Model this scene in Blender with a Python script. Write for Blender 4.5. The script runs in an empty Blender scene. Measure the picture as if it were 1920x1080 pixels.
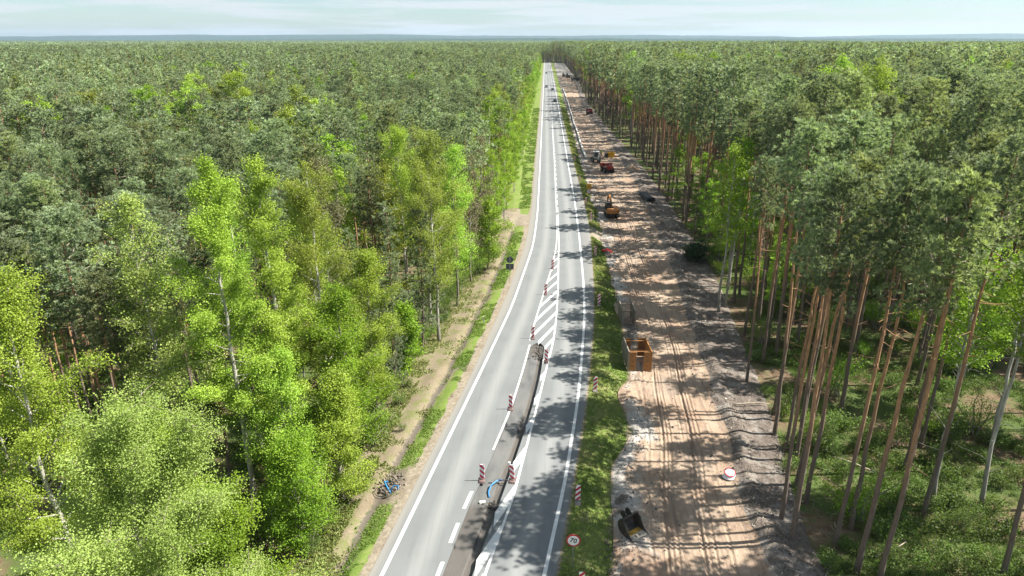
import bpy, bmesh, math, random
import numpy as np
from mathutils import Vector, Matrix

# ------------------------------------------------------------------ camera, sky, sun, exposure
S = bpy.context.scene
COL = S.collection
H = 30.0
YAW = math.radians(2.6)
PITCH = math.radians(20.0)
cam_d = bpy.data.cameras.new("camera")
cam_d.sensor_width = 36.0
cam_d.lens = 36.0 * 1280.0 / 1920.0
cam_d.clip_start = 0.5
cam_d.clip_end = 60000.0
cam = bpy.data.objects.new("camera", cam_d)
COL.objects.link(cam)
cam.location = (0, 0, H)
cam.rotation_euler = (math.radians(90) - PITCH, 0, YAW)
S.camera = cam

SUN_EL = math.radians(50.0)
SUN_AZ = math.radians(4.0)            # direction towards the sun, measured from +X towards +Y
W = bpy.data.worlds.new("World")
S.world = W
W.use_nodes = True
wn, wl = W.node_tree.nodes, W.node_tree.links
wn.clear()
w_out = wn.new("ShaderNodeOutputWorld")
w_bg = wn.new("ShaderNodeBackground")
w_sky = wn.new("ShaderNodeTexSky")
w_sky.sky_type = 'NISHITA'
w_sky.sun_disc = False
w_sky.sun_elevation = SUN_EL
w_sky.sun_rotation = math.radians(90) - SUN_AZ
w_sky.altitude = 100
w_sky.air_density = 1.0
w_sky.dust_density = 0.6
w_sky.ozone_density = 1.6
w_bg.inputs[1].default_value = 0.072
w_tc = wn.new("ShaderNodeTexCoord")
w_map = wn.new("ShaderNodeMapping")
w_map.inputs["Scale"].default_value = (2.6, 2.6, 40.0)
w_noise = wn.new("ShaderNodeTexNoise")
w_noise.inputs["Scale"].default_value = 1.6
w_noise.inputs["Detail"].default_value = 7.0
w_noise.inputs["Roughness"].default_value = 0.55
w_ramp = wn.new("ShaderNodeValToRGB")
w_ramp.color_ramp.elements[0].position = 0.45
w_ramp.color_ramp.elements[0].color = (0.10, 0.10, 0.10, 1)
w_ramp.color_ramp.elements[1].position = 0.57
w_ramp.color_ramp.elements[1].color = (0.92, 0.92, 0.92, 1)
w_mix = wn.new("ShaderNodeMix")
w_mix.data_type = 'RGBA'
w_mix.inputs["B"].default_value = (3.95, 4.3, 4.4, 1)       # sunlit thin cloud
wl.new(w_tc.outputs["Generated"], w_map.inputs["Vector"])
wl.new(w_map.outputs[0], w_noise.inputs["Vector"])
wl.new(w_noise.outputs["Fac"], w_ramp.inputs["Fac"])
wl.new(w_ramp.outputs["Color"], w_mix.inputs["Factor"])
w_tint = wn.new("ShaderNodeMix")
w_tint.data_type = 'RGBA'
w_tint.blend_type = 'MULTIPLY'
w_tint.inputs["Factor"].default_value = 1.0
w_tint.inputs["B"].default_value = (0.58, 0.68, 0.75, 1)
wl.new(w_sky.outputs[0], w_tint.inputs["A"])
wl.new(w_tint.outputs["Result"], w_mix.inputs["A"])
wl.new(w_mix.outputs["Result"], w_bg.inputs[0])
wl.new(w_bg.outputs[0], w_out.inputs[0])

sun_d = bpy.data.lights.new("sun", 'SUN')
sun_d.energy = 4.8
sun_d.angle = math.radians(0.55)
sun_d.color = (1.0, 0.95, 0.87)
sun = bpy.data.objects.new("sun", sun_d)
COL.objects.link(sun)
sdir = Vector((math.cos(SUN_EL) * math.cos(SUN_AZ), math.cos(SUN_EL) * math.sin(SUN_AZ), math.sin(SUN_EL)))
sun.rotation_euler = sdir.to_track_quat('Z', 'Y').to_euler()
sun.location = (60, 40, 90)

S.view_settings.view_transform = 'Standard'
S.view_settings.look = 'None'
S.view_settings.exposure = 1.5
S.view_settings.gamma = 1.0
S.view_settings.use_curve_mapping = False
S.cycles.max_bounces = 8
S.cycles.diffuse_bounces = 5
S.cycles.transmission_bounces = 4
S.cycles.transparent_max_bounces = 4
S.cycles.volume_bounces = 0
S.cycles.caustics_reflective = False
S.cycles.caustics_refractive = False

RNG = np.random.default_rng(11)
random.seed(5)


# ------------------------------------------------------------------ helpers: noise, meshes, materials
def fbm(x, y, scale, octv=4, seed=0, rough=0.5):
    x = np.asarray(x, float) / scale
    y = np.asarray(y, float) / scale
    tot = np.zeros(np.broadcast(x, y).shape)
    amp, norm = 1.0, 0.0
    for o in range(octv):
        xi, yi = np.floor(x), np.floor(y)
        fx, fy = x - xi, y - yi
        fx, fy = fx * fx * (3 - 2 * fx), fy * fy * (3 - 2 * fy)

        def hsh(a, b):
            v = np.sin(a * 127.1 + b * 311.7 + seed * 74.7 + o * 19.19) * 43758.5453
            return v - np.floor(v)
        v = (hsh(xi, yi) * (1 - fx) + hsh(xi + 1, yi) * fx) * (1 - fy) + (hsh(xi, yi + 1) * (1 - fx) + hsh(xi + 1, yi + 1) * fx) * fy
        tot += amp * (v - 0.5) * 2
        norm += amp
        amp *= rough
        x, y = x * 2.03 + 5.1, y * 2.03 + 1.7
    return tot / norm


def sstep(a, b, v):
    t = np.clip((v - a) / (b - a), 0, 1)
    return t * t * (3 - 2 * t)


def np_mesh(name, V, F, mats=(), midx=None, attrs=None, pattrs=None, smooth=False):
    """mesh from numpy arrays; F is one (n,k) array or a list of them"""
    me = bpy.data.meshes.new(name)
    V = np.asarray(V, np.float32)
    Fs = F if isinstance(F, list) else [F]
    Fs = [np.asarray(f, np.int32) for f in Fs if len(f)]
    me.vertices.add(len(V))
    me.vertices.foreach_set("co", V.ravel())
    loops = np.concatenate([f.ravel() for f in Fs])
    tot = np.concatenate([np.full(len(f), f.shape[1], np.int32) for f in Fs])
    st = np.concatenate([[0], np.cumsum(tot)[:-1]]).astype(np.int32)
    me.loops.add(len(loops))
    me.loops.foreach_set("vertex_index", loops)
    me.polygons.add(len(tot))
    me.polygons.foreach_set("loop_start", st)
    me.polygons.foreach_set("loop_total", tot)
    for m in mats:
        me.materials.append(m)
    if midx is not None:
        me.polygons.foreach_set("material_index", np.asarray(midx, np.int32))
    me.polygons.foreach_set("use_smooth", np.full(len(tot), bool(smooth)))
    for k, v in (attrs or {}).items():
        a = me.attributes.new(k, 'FLOAT', 'FACE')
        a.data.foreach_set("value", np.asarray(v, np.float32))
    for k, v in (pattrs or {}).items():
        a = me.attributes.new(k, 'FLOAT', 'POINT')
        a.data.foreach_set("value", np.asarray(v, np.float32))
    me.update(calc_edges=True)
    return me


def link(name, me, parent=None):
    o = bpy.data.objects.new(name, me)
    COL.objects.link(o)
    if parent is not None:
        o.parent = parent
    return o


def tag(o, label=None, cat=None, group=None, kind=None):
    if label:
        o["label"] = label
    if cat:
        o["category"] = cat
    if group:
        o["group"] = group
    if kind:
        o["kind"] = kind
    return o


def empty(name, loc, rz=0.0, label=None, cat=None, group=None):
    o = bpy.data.objects.new(name, None)
    o.empty_display_size = 0.3
    COL.objects.link(o)
    o.location = loc
    o.rotation_euler = (0, 0, rz)
    return tag(o, label, cat, group)


def copy_tree(o, parent=None):
    c = o.copy()
    COL.objects.link(c)
    if parent is not None:
        c.parent = parent
    for ch in list(o.children):
        copy_tree(ch, c)
    return c


class MB:
    """collects shapes into one mesh"""
    def __init__(self):
        self.v, self.f, self.m = [], [], []

    def add(self, vs, fs, mi=0):
        b = len(self.v)
        self.v += [tuple(p) for p in vs]
        self.f += [tuple(b + i for i in f) for f in fs]
        self.m += [mi] * len(fs)

    def box(self, c, s, rot=None, mi=0, taper=1.0):
        x, y, z = s[0] / 2, s[1] / 2, s[2] / 2
        vs = [(-x, -y, -z), (x, -y, -z), (x, y, -z), (-x, y, -z),
              (-x * taper, -y * taper, z), (x * taper, -y * taper, z), (x * taper, y * taper, z), (-x * taper, y * taper, z)]
        R = Matrix.Identity(3)
        if rot is not None:
            R = Matrix.Rotation(rot[2], 3, 'Z') @ Matrix.Rotation(rot[1], 3, 'Y') @ Matrix.Rotation(rot[0], 3, 'X')
        vs = [R @ Vector(p) + Vector(c) for p in vs]
        self.add(vs, [(0, 3, 2, 1), (4, 5, 6, 7), (0, 1, 5, 4), (1, 2, 6, 5), (2, 3, 7, 6), (3, 0, 4, 7)], mi)

    def tube(self, pts, r, n=8, mi=0, cap=True):
        pts = [Vector(p) for p in pts]
        rs = r if isinstance(r, (list, tuple)) else [r] * len(pts)
        rings = []
        for i, p in enumerate(pts):
            d = (pts[min(i + 1, len(pts) - 1)] - pts[max(i - 1, 0)]).normalized()
            a = d.cross(Vector((0, 0, 1)))
            if a.length < 1e-3:
                a = Vector((1, 0, 0))
            a.normalize()
            b = d.cross(a).normalized()
            rings.append([p + (a * math.cos(t) + b * math.sin(t)) * rs[i] for t in [2 * math.pi * k / n for k in range(n)]])
        vs = [q for rg in rings for q in rg]
        fs = []
        for i in range(len(pts) - 1):
            for k in range(n):
                k2 = (k + 1) % n
                fs.append((i * n + k, i * n + k2, (i + 1) * n + k2, (i + 1) * n + k))
        if cap:
            fs.append(tuple(range(n - 1, -1, -1)))
            fs.append(tuple((len(pts) - 1) * n + k for k in range(n)))
        self.add(vs, fs, mi)

    def prism(self, prof, x0, x1, axis='X', mi=0):
        """profile of (a,b) pairs extruded along an axis: X -> (y,z), Y -> (x,z), Z -> (x,y)"""
        def P(a, b, t):
            return {'X': (t, a, b), 'Y': (a, t, b), 'Z': (a, b, t)}[axis]
        n = len(prof)
        vs = [P(a, b, x0) for a, b in prof] + [P(a, b, x1) for a, b in prof]
        fs = [tuple(range(n - 1, -1, -1)), tuple(range(n, 2 * n))]
        fs += [(i, (i + 1) % n, n + (i + 1) % n, n + i) for i in range(n)]
        self.add(vs, fs, mi)

    def build(self, name, mats, parent=None, bevel=0.0, smooth=False):
        me = bpy.data.meshes.new(name)
        me.from_pydata(self.v, [], self.f)
        for m in (mats if isinstance(mats, (list, tuple)) else [mats]):
            me.materials.append(m)
        for p, mi in zip(me.polygons, self.m):
            p.material_index = mi
            p.use_smooth = smooth
        bm = bmesh.new()
        bm.from_mesh(me)
        bmesh.ops.recalc_face_normals(bm, faces=bm.faces)
        if bevel:
            bmesh.ops.bevel(bm, geom=list(bm.edges), offset=bevel, segments=1, affect='EDGES', profile=0.5)
        bm.to_mesh(me)
        bm.free()
        return link(name, me, parent)


class NT:
    """small node-tree writer"""
    def __init__(self, name):
        self.mat = bpy.data.materials.new(name)
        self.mat.use_nodes = True
        self.n, self.l = self.mat.node_tree.nodes, self.mat.node_tree.links
        self.n.clear()
        self.out = self.n.new("ShaderNodeOutputMaterial")

    def new(self, t, **kw):
        nd = self.n.new(t)
        for k, v in kw.items():
            if k in nd.inputs:
                self.set(nd.inputs[k], v)
            else:
                setattr(nd, k, v)
        return nd

    def set(self, sock, v):
        if isinstance(v, bpy.types.NodeSocket):
            self.l.new(v, sock)
        else:
            if hasattr(sock, "default_value") and isinstance(v, (tuple, list)) and len(v) == 3 and sock.type == 'RGBA':
                v = (*v, 1)
            sock.default_value = v

    def mix(self, f, a, b, blend='MIX'):
        nd = self.n.new("ShaderNodeMix")
        nd.data_type = 'RGBA'
        nd.blend_type = blend
        self.set(nd.inputs["Factor"], f)
        self.set(nd.inputs["A"], a)
        self.set(nd.inputs["B"], b)
        return nd.outputs["Result"]

    def math(self, op, a, b=0.0, c=0.0):
        nd = self.n.new("ShaderNodeMath")
        nd.operation = op
        for i, v in enumerate((a, b, c)):
            self.set(nd.inputs[i], v)
        return nd.outputs[0]

    def rng(self, v, a, b, c=0.0, d=1.0):
        nd = self.n.new("ShaderNodeMapRange")
        for k, x in zip(("Value", "From Min", "From Max", "To Min", "To Max"), (v, a, b, c, d)):
            self.set(nd.inputs[k], x)
        return nd.outputs[0]

    def noise(self, scale, detail=4, rough=0.55, vec=None, dist=0.0):
        nd = self.n.new("ShaderNodeTexNoise")
        nd.inputs["Scale"].default_value = scale
        nd.inputs["Detail"].default_value = detail
        nd.inputs["Roughness"].default_value = rough
        nd.inputs["Distortion"].default_value = dist
        if vec is not None:
            self.l.new(vec, nd.inputs["Vector"])
        return nd.outputs["Fac"]

    def pos(self, scale=(1, 1, 1), obj=True):
        if obj:
            src = self.new("ShaderNodeTexCoord").outputs["Object"]
        else:
            src = self.new("ShaderNodeNewGeometry").outputs["Position"]
        mp = self.n.new("ShaderNodeMapping")
        mp.inputs["Scale"].default_value = scale
        self.l.new(src, mp.inputs["Vector"])
        return mp.outputs[0]

    def attr(self, name):
        nd = self.n.new("ShaderNodeAttribute")
        nd.attribute_name = name
        return nd.outputs["Fac"]

    def finish(self, color, rough=0.8, spec=0.3, metal=0.0, bump=None, bump_d=0.05, bump_s=0.6, trans=0.0, tcol=None):
        p = self.n.new("ShaderNodeBsdfPrincipled")
        self.set(p.inputs["Base Color"], color)
        self.set(p.inputs["Roughness"], rough)
        self.set(p.inputs["Metallic"], metal)
        self.set(p.inputs["Specular IOR Level"], spec)
        if bump is not None:
            b = self.n.new("ShaderNodeBump")
            b.inputs["Distance"].default_value = bump_d
            b.inputs["Strength"].default_value = bump_s
            self.l.new(bump, b.inputs["Height"])
            self.l.new(b.outputs[0], p.inputs["Normal"])
        sh = p.outputs[0]
        if trans > 0:
            t = self.n.new("ShaderNodeBsdfTranslucent")
            self.set(t.inputs["Color"], tcol if tcol is not None else color)
            mx = self.n.new("ShaderNodeMixShader")
            mx.inputs[0].default_value = trans
            self.l.new(sh, mx.inputs[1])
            self.l.new(t.outputs[0], mx.inputs[2])
            sh = mx.outputs[0]
        self.l.new(sh, self.out.inputs[0])
        return self.mat


def plain(name, col, rough=0.6, metal=0.0, var=0.12, scale=6.0, spec=0.4, dirt=None, dirt_amt=0.4):
    t = NT(name)
    nz = t.noise(scale, 5, 0.6, t.pos())
    c = t.mix(t.rng(nz, 0.3, 0.7), tuple(x * (1 - var) for x in col), tuple(min(1, x * (1 + var)) for x in col))
    if dirt:
        n2 = t.noise(scale * 0.45, 6, 0.65, t.pos((1.0, 1.0, 0.8)))
        c = t.mix(t.rng(n2, 0.48, 0.68, 0, dirt_amt), c, dirt)
    return t.finish(c, t.rng(nz, 0.3, 0.7, rough - 0.08, min(1, rough + 0.1)), spec, metal)


# ------------------------------------------------------------------ materials of vegetation
def leaf_mat(name, c_lo, c_hi, trans=0.38, var=0.26):
    t = NT(name)
    oi = t.new("ShaderNodeObjectInfo")
    c = t.mix(t.attr("tone"), c_lo, c_hi)
    hs = t.new("ShaderNodeHueSaturation")
    t.set(hs.inputs["Hue"], t.rng(oi.outputs["Random"], 0, 1, 0.488, 0.512))
    mp = t.new("ShaderNodeMapping")
    mp.inputs["Scale"].default_value = (0.011, 0.016, 0.0)
    t.l.new(oi.outputs["Location"], mp.inputs["Vector"])
    stand = t.rng(t.noise(1.0, 2, 0.5, mp.outputs[0]), 0.35, 0.65, 0.80, 1.20)
    t.set(hs.inputs["Value"], t.math('MULTIPLY', t.rng(oi.outputs["Random"], 0, 1, 1 - var, 1 + var), stand))
    t.set(hs.inputs["Color"], c)
    tc = t.mix(1.0, hs.outputs[0], (1.0, 1.0, 0.55), 'MULTIPLY')
    return t.finish(hs.outputs[0], 0.55, 0.25, trans=trans, tcol=tc)


M = {}
M['needle'] = leaf_mat("pine_needles", (0.150, 0.202, 0.108), (0.385, 0.465, 0.272), 0.42)
M['needle_yellow'] = leaf_mat("pine_needles_yellowish", (0.175, 0.216, 0.096), (0.405, 0.465, 0.232), 0.42)
M['spruce'] = leaf_mat("spruce_needles", (0.020, 0.040, 0.018), (0.055, 0.095, 0.035), 0.15)
M['lime'] = leaf_mat("leaves_lime", (0.240, 0.365, 0.040), (0.430, 0.600, 0.085), 0.42, 0.12)
M['green'] = leaf_mat("leaves_fresh_green", (0.155, 0.280, 0.022), (0.290, 0.440, 0.036), 0.42, 0.14)
M['olive'] = leaf_mat("leaves_olive", (0.200, 0.250, 0.034), (0.345, 0.400, 0.065), 0.40, 0.14)
M['pale'] = leaf_mat("leaves_pale", (0.250, 0.340, 0.070), (0.430, 0.540, 0.140), 0.40, 0.10)
M['bronze'] = leaf_mat("buds_bronze", (0.120, 0.110, 0.055), (0.200, 0.180, 0.090), 0.30, 0.12)
M['shrub'] = leaf_mat("shrub_leaves", (0.070, 0.120, 0.022), (0.170, 0.250, 0.050), 0.40, 0.25)


def bark(name, low, high, zsplit, dark, scale=3.0):
    t = NT(name)
    z = t.new("ShaderNodeSeparateXYZ")
    t.l.new(t.new("ShaderNodeTexCoord").outputs["Object"], z.inputs[0])
    n1 = t.noise(scale, 5, 0.65, t.pos((4, 4, 0.7)))
    zz = t.math('ADD', z.outputs[2], t.rng(n1, 0.3, 0.7, -1.6, 1.6))
    c = t.mix(t.rng(zz, zsplit - 2.5, zsplit + 2.5), low, high)
    c = t.mix(t.rng(n1, 0.42, 0.62, 0.0, 0.62), c, dark)
    return t.finish(c, 0.9, 0.15, bump=n1, bump_d=0.03, bump_s=0.8)


M['bark_pine'] = bark("pine_bark", (0.165, 0.130, 0.105), (0.400, 0.225, 0.120), 8.5, (0.095, 0.070, 0.055))
M['bark_birch'] = bark("birch_bark", (0.23, 0.21, 0.17), (0.46, 0.44, 0.38), 2.5, (0.10, 0.09, 0.075), 1.6)
M['bark_grey'] = bark("grey_bark", (0.17, 0.15, 0.12), (0.28, 0.26, 0.21), 3.0, (0.07, 0.06, 0.05))
M['twig'] = plain("dry_twigs", (0.24, 0.20, 0.16), 0.9, var=0.3, scale=3)
M['wood'] = plain("bleached_wood", (0.36, 0.30, 0.23), 0.9, var=0.3, scale=2, dirt=(0.14, 0.10, 0.07))


# ------------------------------------------------------------------ tree geometry (numpy)
def unit(v):
    return v / np.maximum(np.linalg.norm(v, axis=-1, keepdims=True), 1e-9)


class TA:
    """tree arrays: bark tubes and leaves"""
    def __init__(self, rng):
        self.r = rng
        self.face = np.array([0.25, 0.0, 1.1])       # blades lie mostly open to the sky
        self.bv, self.bf, self.nb = [], [], 0
        self.tv, self.tf, self.nt = [], [], 0
        self.C, self.D, self.L, self.Wd, self.T = [], [], [], [], []

    def tube(self, pts, rad, n=6, twig=False):
        pts = np.asarray(pts, float)
        rad = np.asarray(rad, float)
        d = unit(np.gradient(pts, axis=0))
        ref = np.where(np.abs(d[:, 2:3]) > 0.9, np.array([[1., 0, 0]]), np.array([[0, 0, 1.]]))
        a = unit(np.cross(d, ref))
        b = np.cross(d, a)
        th = np.arange(n) * 2 * np.pi / n
        ring = pts[:, None, :] + rad[:, None, None] * (a[:, None, :] * np.cos(th)[None, :, None] + b[:, None, :] * np.sin(th)[None, :, None])
        base = self.nt if twig else self.nb
        m = len(pts)
        i = np.arange(m - 1)[:, None] * n
        k = np.arange(n)[None, :]
        k2 = (k + 1) % n
        f = np.stack([i + k, i + k2, i + n + k2, i + n + k], -1).reshape(-1, 4) + base
        if twig:
            self.tv.append(ring.reshape(-1, 3)); self.tf.append(f); self.nt += m * n
        else:
            self.bv.append(ring.reshape(-1, 3)); self.bf.append(f); self.nb += m * n

    def leaves(self, C, D, L, Wd, T):
        n = len(C)
        self.C.append(C); self.D.append(D)
        self.L.append(np.broadcast_to(L, (n,)).copy()); self.Wd.append(np.broadcast_to(Wd, (n,)).copy())
        self.T.append(np.broadcast_to(T, (n,)).copy())

    def bark_mesh(self, name, mat):
        return np_mesh(name, np.concatenate(self.bv), np.concatenate(self.bf), [mat], smooth=True)

    def leaf_mesh(self, name, mat, twig_mat):
        C = np.concatenate(self.C); D = unit(np.concatenate(self.D))
        L = np.concatenate(self.L)[:, None]; Wd = np.concatenate(self.Wd)[:, None]; T = np.concatenate(self.T)
        side = unit(np.cross(D, self.r.normal(size=C.shape) * 0.75 + self.face))
        n = len(C)
        V = np.empty((n, 4, 3))
        V[:, 0] = C - D * L * 0.5
        V[:, 1] = C + side * Wd * 0.5 + D * L * 0.08
        V[:, 2] = C + D * L * 0.5
        V[:, 3] = C - side * Wd * 0.5 + D * L * 0.08
        F = np.arange(n * 4).reshape(n, 4)
        V = V.reshape(-1, 3)
        mi = np.zeros(n, int)
        tone = np.clip(T, 0, 1)
        if self.tv:
            tv = np.concatenate(self.tv); tf = np.concatenate(self.tf) + len(V)
            V = np.concatenate([V, tv]); F = np.concatenate([F, tf])
            mi = np.concatenate([mi, np.ones(len(tf), int)])
            tone = np.concatenate([tone, np.zeros(len(tf))])
        return np_mesh(name, V, F, [mat, twig_mat], mi, attrs={"tone": tone})


def curve_pts(p0, d0, length, n, rng, wob=0.12, up=0.0):
    pts = [np.array(p0, float)]
    d = np.array(d0, float)
    st = length / (n - 1)
    for i in range(n - 1):
        d = d + rng.normal(size=3) * wob + np.array([0, 0, up])
        d /= np.linalg.norm(d)
        pts.append(pts[-1] + d * st)
    return np.array(pts)


def pine(seed, h=24.0, crown0=0.58, rmax=2.3, lod=0, mat='needle', shape='round'):
    r = np.random.default_rng(seed)
    t = TA(r)
    nseg = 12 if lod == 0 else (7 if lod == 1 else 3)
    ns = 7 if lod == 0 else (5 if lod == 1 else 3)
    zs = np.linspace(0, h * 0.97, nseg)
    bend = np.cumsum(r.normal(size=(nseg, 2)) * 0.05 * (24.0 / (2 * nseg)) ** 0.5, axis=0)
    bend -= bend[0]
    lean = r.normal(size=2) * 0.012
    tr = np.column_stack([bend[:, 0] + lean[0] * zs, bend[:, 1] + lean[1] * zs, zs])
    r0 = 0.0060 * h * r.uniform(0.85, 1.15)
    rad = r0 * (1 - zs / h) ** 0.7 + 0.02
    rad[0] *= 1.25
    t.tube(tr, rad, ns)

    def at(z):
        return np.array([np.interp(z, zs, tr[:, 0]), np.interp(z, zs, tr[:, 1]), z])
    if lod == 0:                                   # dead stubs below the crown
        for k in range(r.integers(8, 16)):
            z = h * r.uniform(min(0.38, crown0 * 0.4), crown0 + 0.1)
            az = r.uniform(0, 2 * np.pi)
            p = curve_pts(at(z), [np.cos(az), np.sin(az), r.uniform(-0.1, 0.35)], r.uniform(0.6, 2.0), 4, r, 0.18)
            t.tube(p, np.linspace(0.028, 0.008, 4), 3)
    nb = {0: 44, 1: 30, 2: 16}[lod]
    z0 = h * crown0
    us = np.sort((np.arange(nb) + r.uniform(0, 1, nb)) / nb)
    side_bias = r.uniform(0, 2 * np.pi)
    for k, u in enumerate(us):
        z = z0 + (h * 0.985 - z0) * u
        az = k * 2.4 + r.normal() * 0.5
        if shape == 'round':
            prof = (0.55 + 1.15 * u) if u < 0.33 else np.sqrt(max(0.02, 1 - ((u - 0.33) / 0.70) ** 2)) * 0.95
        else:
            prof = 1.05 - 0.85 * u
        L = rmax * prof * r.uniform(0.55, 1.2) * (1 + 0.22 * np.cos(az - side_bias))
        L = max(L, 0.35)
        el = -0.12 + 1.0 * u + r.normal() * 0.14
        d0 = np.array([np.cos(az) * np.cos(el), np.sin(az) * np.cos(el), np.sin(el)])
        npb = 5
        p = curve_pts(at(z), d0, L, npb, r, 0.10, 0.05)
        if lod < 2:
            t.tube(p, np.linspace(0.045 * (1 - u * 0.6), 0.010, npb), 3, twig=True)
        btone = r.uniform(0.1, 0.75)
        ncl = {0: int(6 + L * 5.0), 1: int(4 + L * 2.6), 2: int(2 + L * 1.6)}[lod]
        s = r.uniform(0.28, 1.0, ncl) ** 0.8
        cp = np.stack([np.interp(s, np.linspace(0, 1, npb), p[:, j]) for j in range(3)], 1)
        spread = 0.17 + 0.26 * s[:, None] * min(L, 2.0) / 2
        off = r.normal(size=(ncl, 3)) * spread * np.array([1.25, 1.25, 0.55])
        cp = cp + off + np.array([0, 0, 0.10])
        cd = unit(unit(p[-1] - p[0])[None] * 0.7 + off * 0.9 + np.array([0, 0, 0.45]) + r.normal(size=(ncl, 3)) * 0.2)
        nn = {0: 30, 1: 14, 2: 8}[lod]
        ll = {0: 0.31, 1: 0.48, 2: 0.80}[lod]
        ww = {0: 0.045, 1: 0.115, 2: 0.31}[lod]
        ctone = np.clip(btone + r.normal(size=ncl) * 0.16, 0, 1)
        D = unit(np.repeat(cd, nn, 0) + r.normal(size=(ncl * nn, 3)) * 0.52)
        Lq = ll * r.uniform(0.7, 1.25, ncl * nn)
        C = np.repeat(cp, nn, 0) + D * Lq[:, None] * 0.42
        t.leaves(C, D, Lq, ww * r.uniform(0.7, 1.3, ncl * nn), np.repeat(ctone, nn) + r.normal(size=ncl * nn) * 0.10)
    return t.bark_mesh("pine_trunk", M['bark_pine']), t.leaf_mesh("pine_crown", M[mat], M['twig'])


def broadleaf(seed, h=20.0, crown0=0.28, rmax=2.6, mat='lime', lod=0, dens=1.0, leaf=0.17, bark_m='bark_birch', shape='ovoid', fork=False, clump=0.36):
    r = np.random.default_rng(seed)
    t = TA(r)
    nseg = 12 if lod == 0 else 5
    zs = np.linspace(0, h * 0.96, nseg)
    bend = np.cumsum(r.normal(size=(nseg, 2)) * 0.09, axis=0)
    bend -= bend[0]
    tr = np.column_stack([bend[:, 0], bend[:, 1], zs])
    r0 = 0.0075 * h
    rad = r0 * (1 - zs / h) ** 0.85 + 0.015
    rad[0] *= 1.25
    t.tube(tr, rad, 7 if lod == 0 else 4)

    def at(z):
        return np.array([np.interp(z, zs, tr[:, 0]), np.interp(z, zs, tr[:, 1]), z])
    nb = {0: 46, 1: 26, 2: 14}[lod]
    us = np.sort((np.arange(nb) + r.uniform(0, 1, nb)) / nb)
    bias = r.uniform(0, 2 * np.pi)
    for k, u in enumerate(us):
        z = h * crown0 + h * (0.97 - crown0) * u
        az = k * 2.4 + r.normal() * 0.6
        if shape == 'ovoid':
            prof = np.sqrt(max(0.03, 1 - ((u - 0.38) / 0.66) ** 2)) if u > 0.38 else 0.62 + u
        elif shape == 'low':
            prof = np.sqrt(max(0.03, 1 - ((u - 0.25) / 0.80) ** 2))
        else:
            prof = 0.75 * np.sqrt(max(0.03, 1 - ((u - 0.30) / 0.74) ** 2))
        L = max(0.5, rmax * prof * r.uniform(0.6, 1.25) * (1 + 0.2 * np.cos(az - bias)))
        el = 0.35 + 0.75 * u + r.normal() * 0.15
        d0 = np.array([np.cos(az) * np.cos(el), np.sin(az) * np.cos(el), np.sin(el)])
        p = curve_pts(at(z - 0.25 * L), d0, L * 1.12, 5, r, 0.13, 0.02)
        if lod < 2:
            t.tube(p, np.linspace(0.05 * (1.1 - u) + 0.012, 0.008, 5), 4 if lod == 0 else 3)
        nt = {0: max(5, int(L * 3.6)), 1: max(3, int(L * 1.9)), 2: max(2, int(L * 1.2))}[lod]
        nt = max(2, int(nt * dens ** 0.5))
        btone = r.uniform(0.15, 0.8)
        for q in range(nt):
            s = r.uniform(0.25, 1.0)
            c = np.array([np.interp(s, np.linspace(0, 1, 5), p[:, j]) for j in range(3)])
            td = unit(unit(p[-1] - p[0]) + r.normal(size=3) * 0.75)
            tl = r.uniform(0.4, 1.0) * (0.35 + 0.22 * L)
            e = c + td * tl
            if lod == 0:
                t.tube(np.array([c, (c + e) / 2 + r.normal(size=3) * 0.06, e]), [0.014, 0.009, 0.004], 3, twig=True)
            nl = max(3, int({0: 42, 1: 62, 2: 30}[lod] * dens ** 0.5 * r.uniform(0.6, 1.35)))
            sc = {0: 1.0, 1: 1.3, 2: 2.4}[lod]
            w = r.uniform(0.1, 1.1, (nl, 1))
            C = c + (e - c) * w + r.normal(size=(nl, 3)) * clump * np.array([1, 1, 0.7]) * (0.68 if lod == 0 else 0.85)
            D = r.normal(size=(nl, 3)) + np.array([0, 0, -0.15])
            ls = leaf * sc * r.uniform(0.65, 1.25, nl)
            t.leaves(C, D, ls, ls * 0.78, np.clip(btone + r.normal(size=nl) * 0.12, 0, 1))
    if lod == 0:
        for k in range(6):
            z = h * r.uniform(0.12, crown0 + 0.15)
            az = r.uniform(0, 2 * np.pi)
            p = curve_pts(at(z), [np.cos(az), np.sin(az), r.uniform(0.0, 0.6)], r.uniform(0.8, 2.6), 5, r, 0.2)
            t.tube(p, np.linspace(0.03, 0.007, 5), 3)
    return t.bark_mesh("broadleaf_trunk", M[bark_m]), t.leaf_mesh("broadleaf_crown", M[mat], M['twig'])


def shrub(seed, h=1.0, w=0.8, n=260, leaf=0.13, mat='shrub'):
    r = np.random.default_rng(seed)
    t = TA(r)
    ns = 7
    for k in range(ns):
        az = r.uniform(0, 2 * np.pi)
        p = curve_pts([r.normal() * w * 0.15, r.normal() * w * 0.15, 0], [np.cos(az) * 0.5, np.sin(az) * 0.5, 1], h * r.uniform(0.6, 1.0), 4, r, 0.2)
        t.tube(p, np.linspace(0.02, 0.005, 4) * max(h, 0.6), 3, twig=True)
        m = n // ns
        s = r.uniform(0.25, 1.0, (m, 1)) ** 0.7
        C = np.stack([np.interp(s[:, 0], np.linspace(0, 1, 4), p[:, j]) for j in range(3)], 1) + r.normal(size=(m, 3)) * w * 0.26 * np.array([1, 1, 0.6])
        C[:, 2] = np.abs(C[:, 2])
        ls = leaf * r.uniform(0.6, 1.3, m)
        t.leaves(C, r.normal(size=(m, 3)), ls, ls * 0.75, r.uniform(0.1, 0.8) + r.normal(size=m) * 0.2)
    return t.leaf_mesh("shrub", M[mat], M['twig'])


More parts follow.
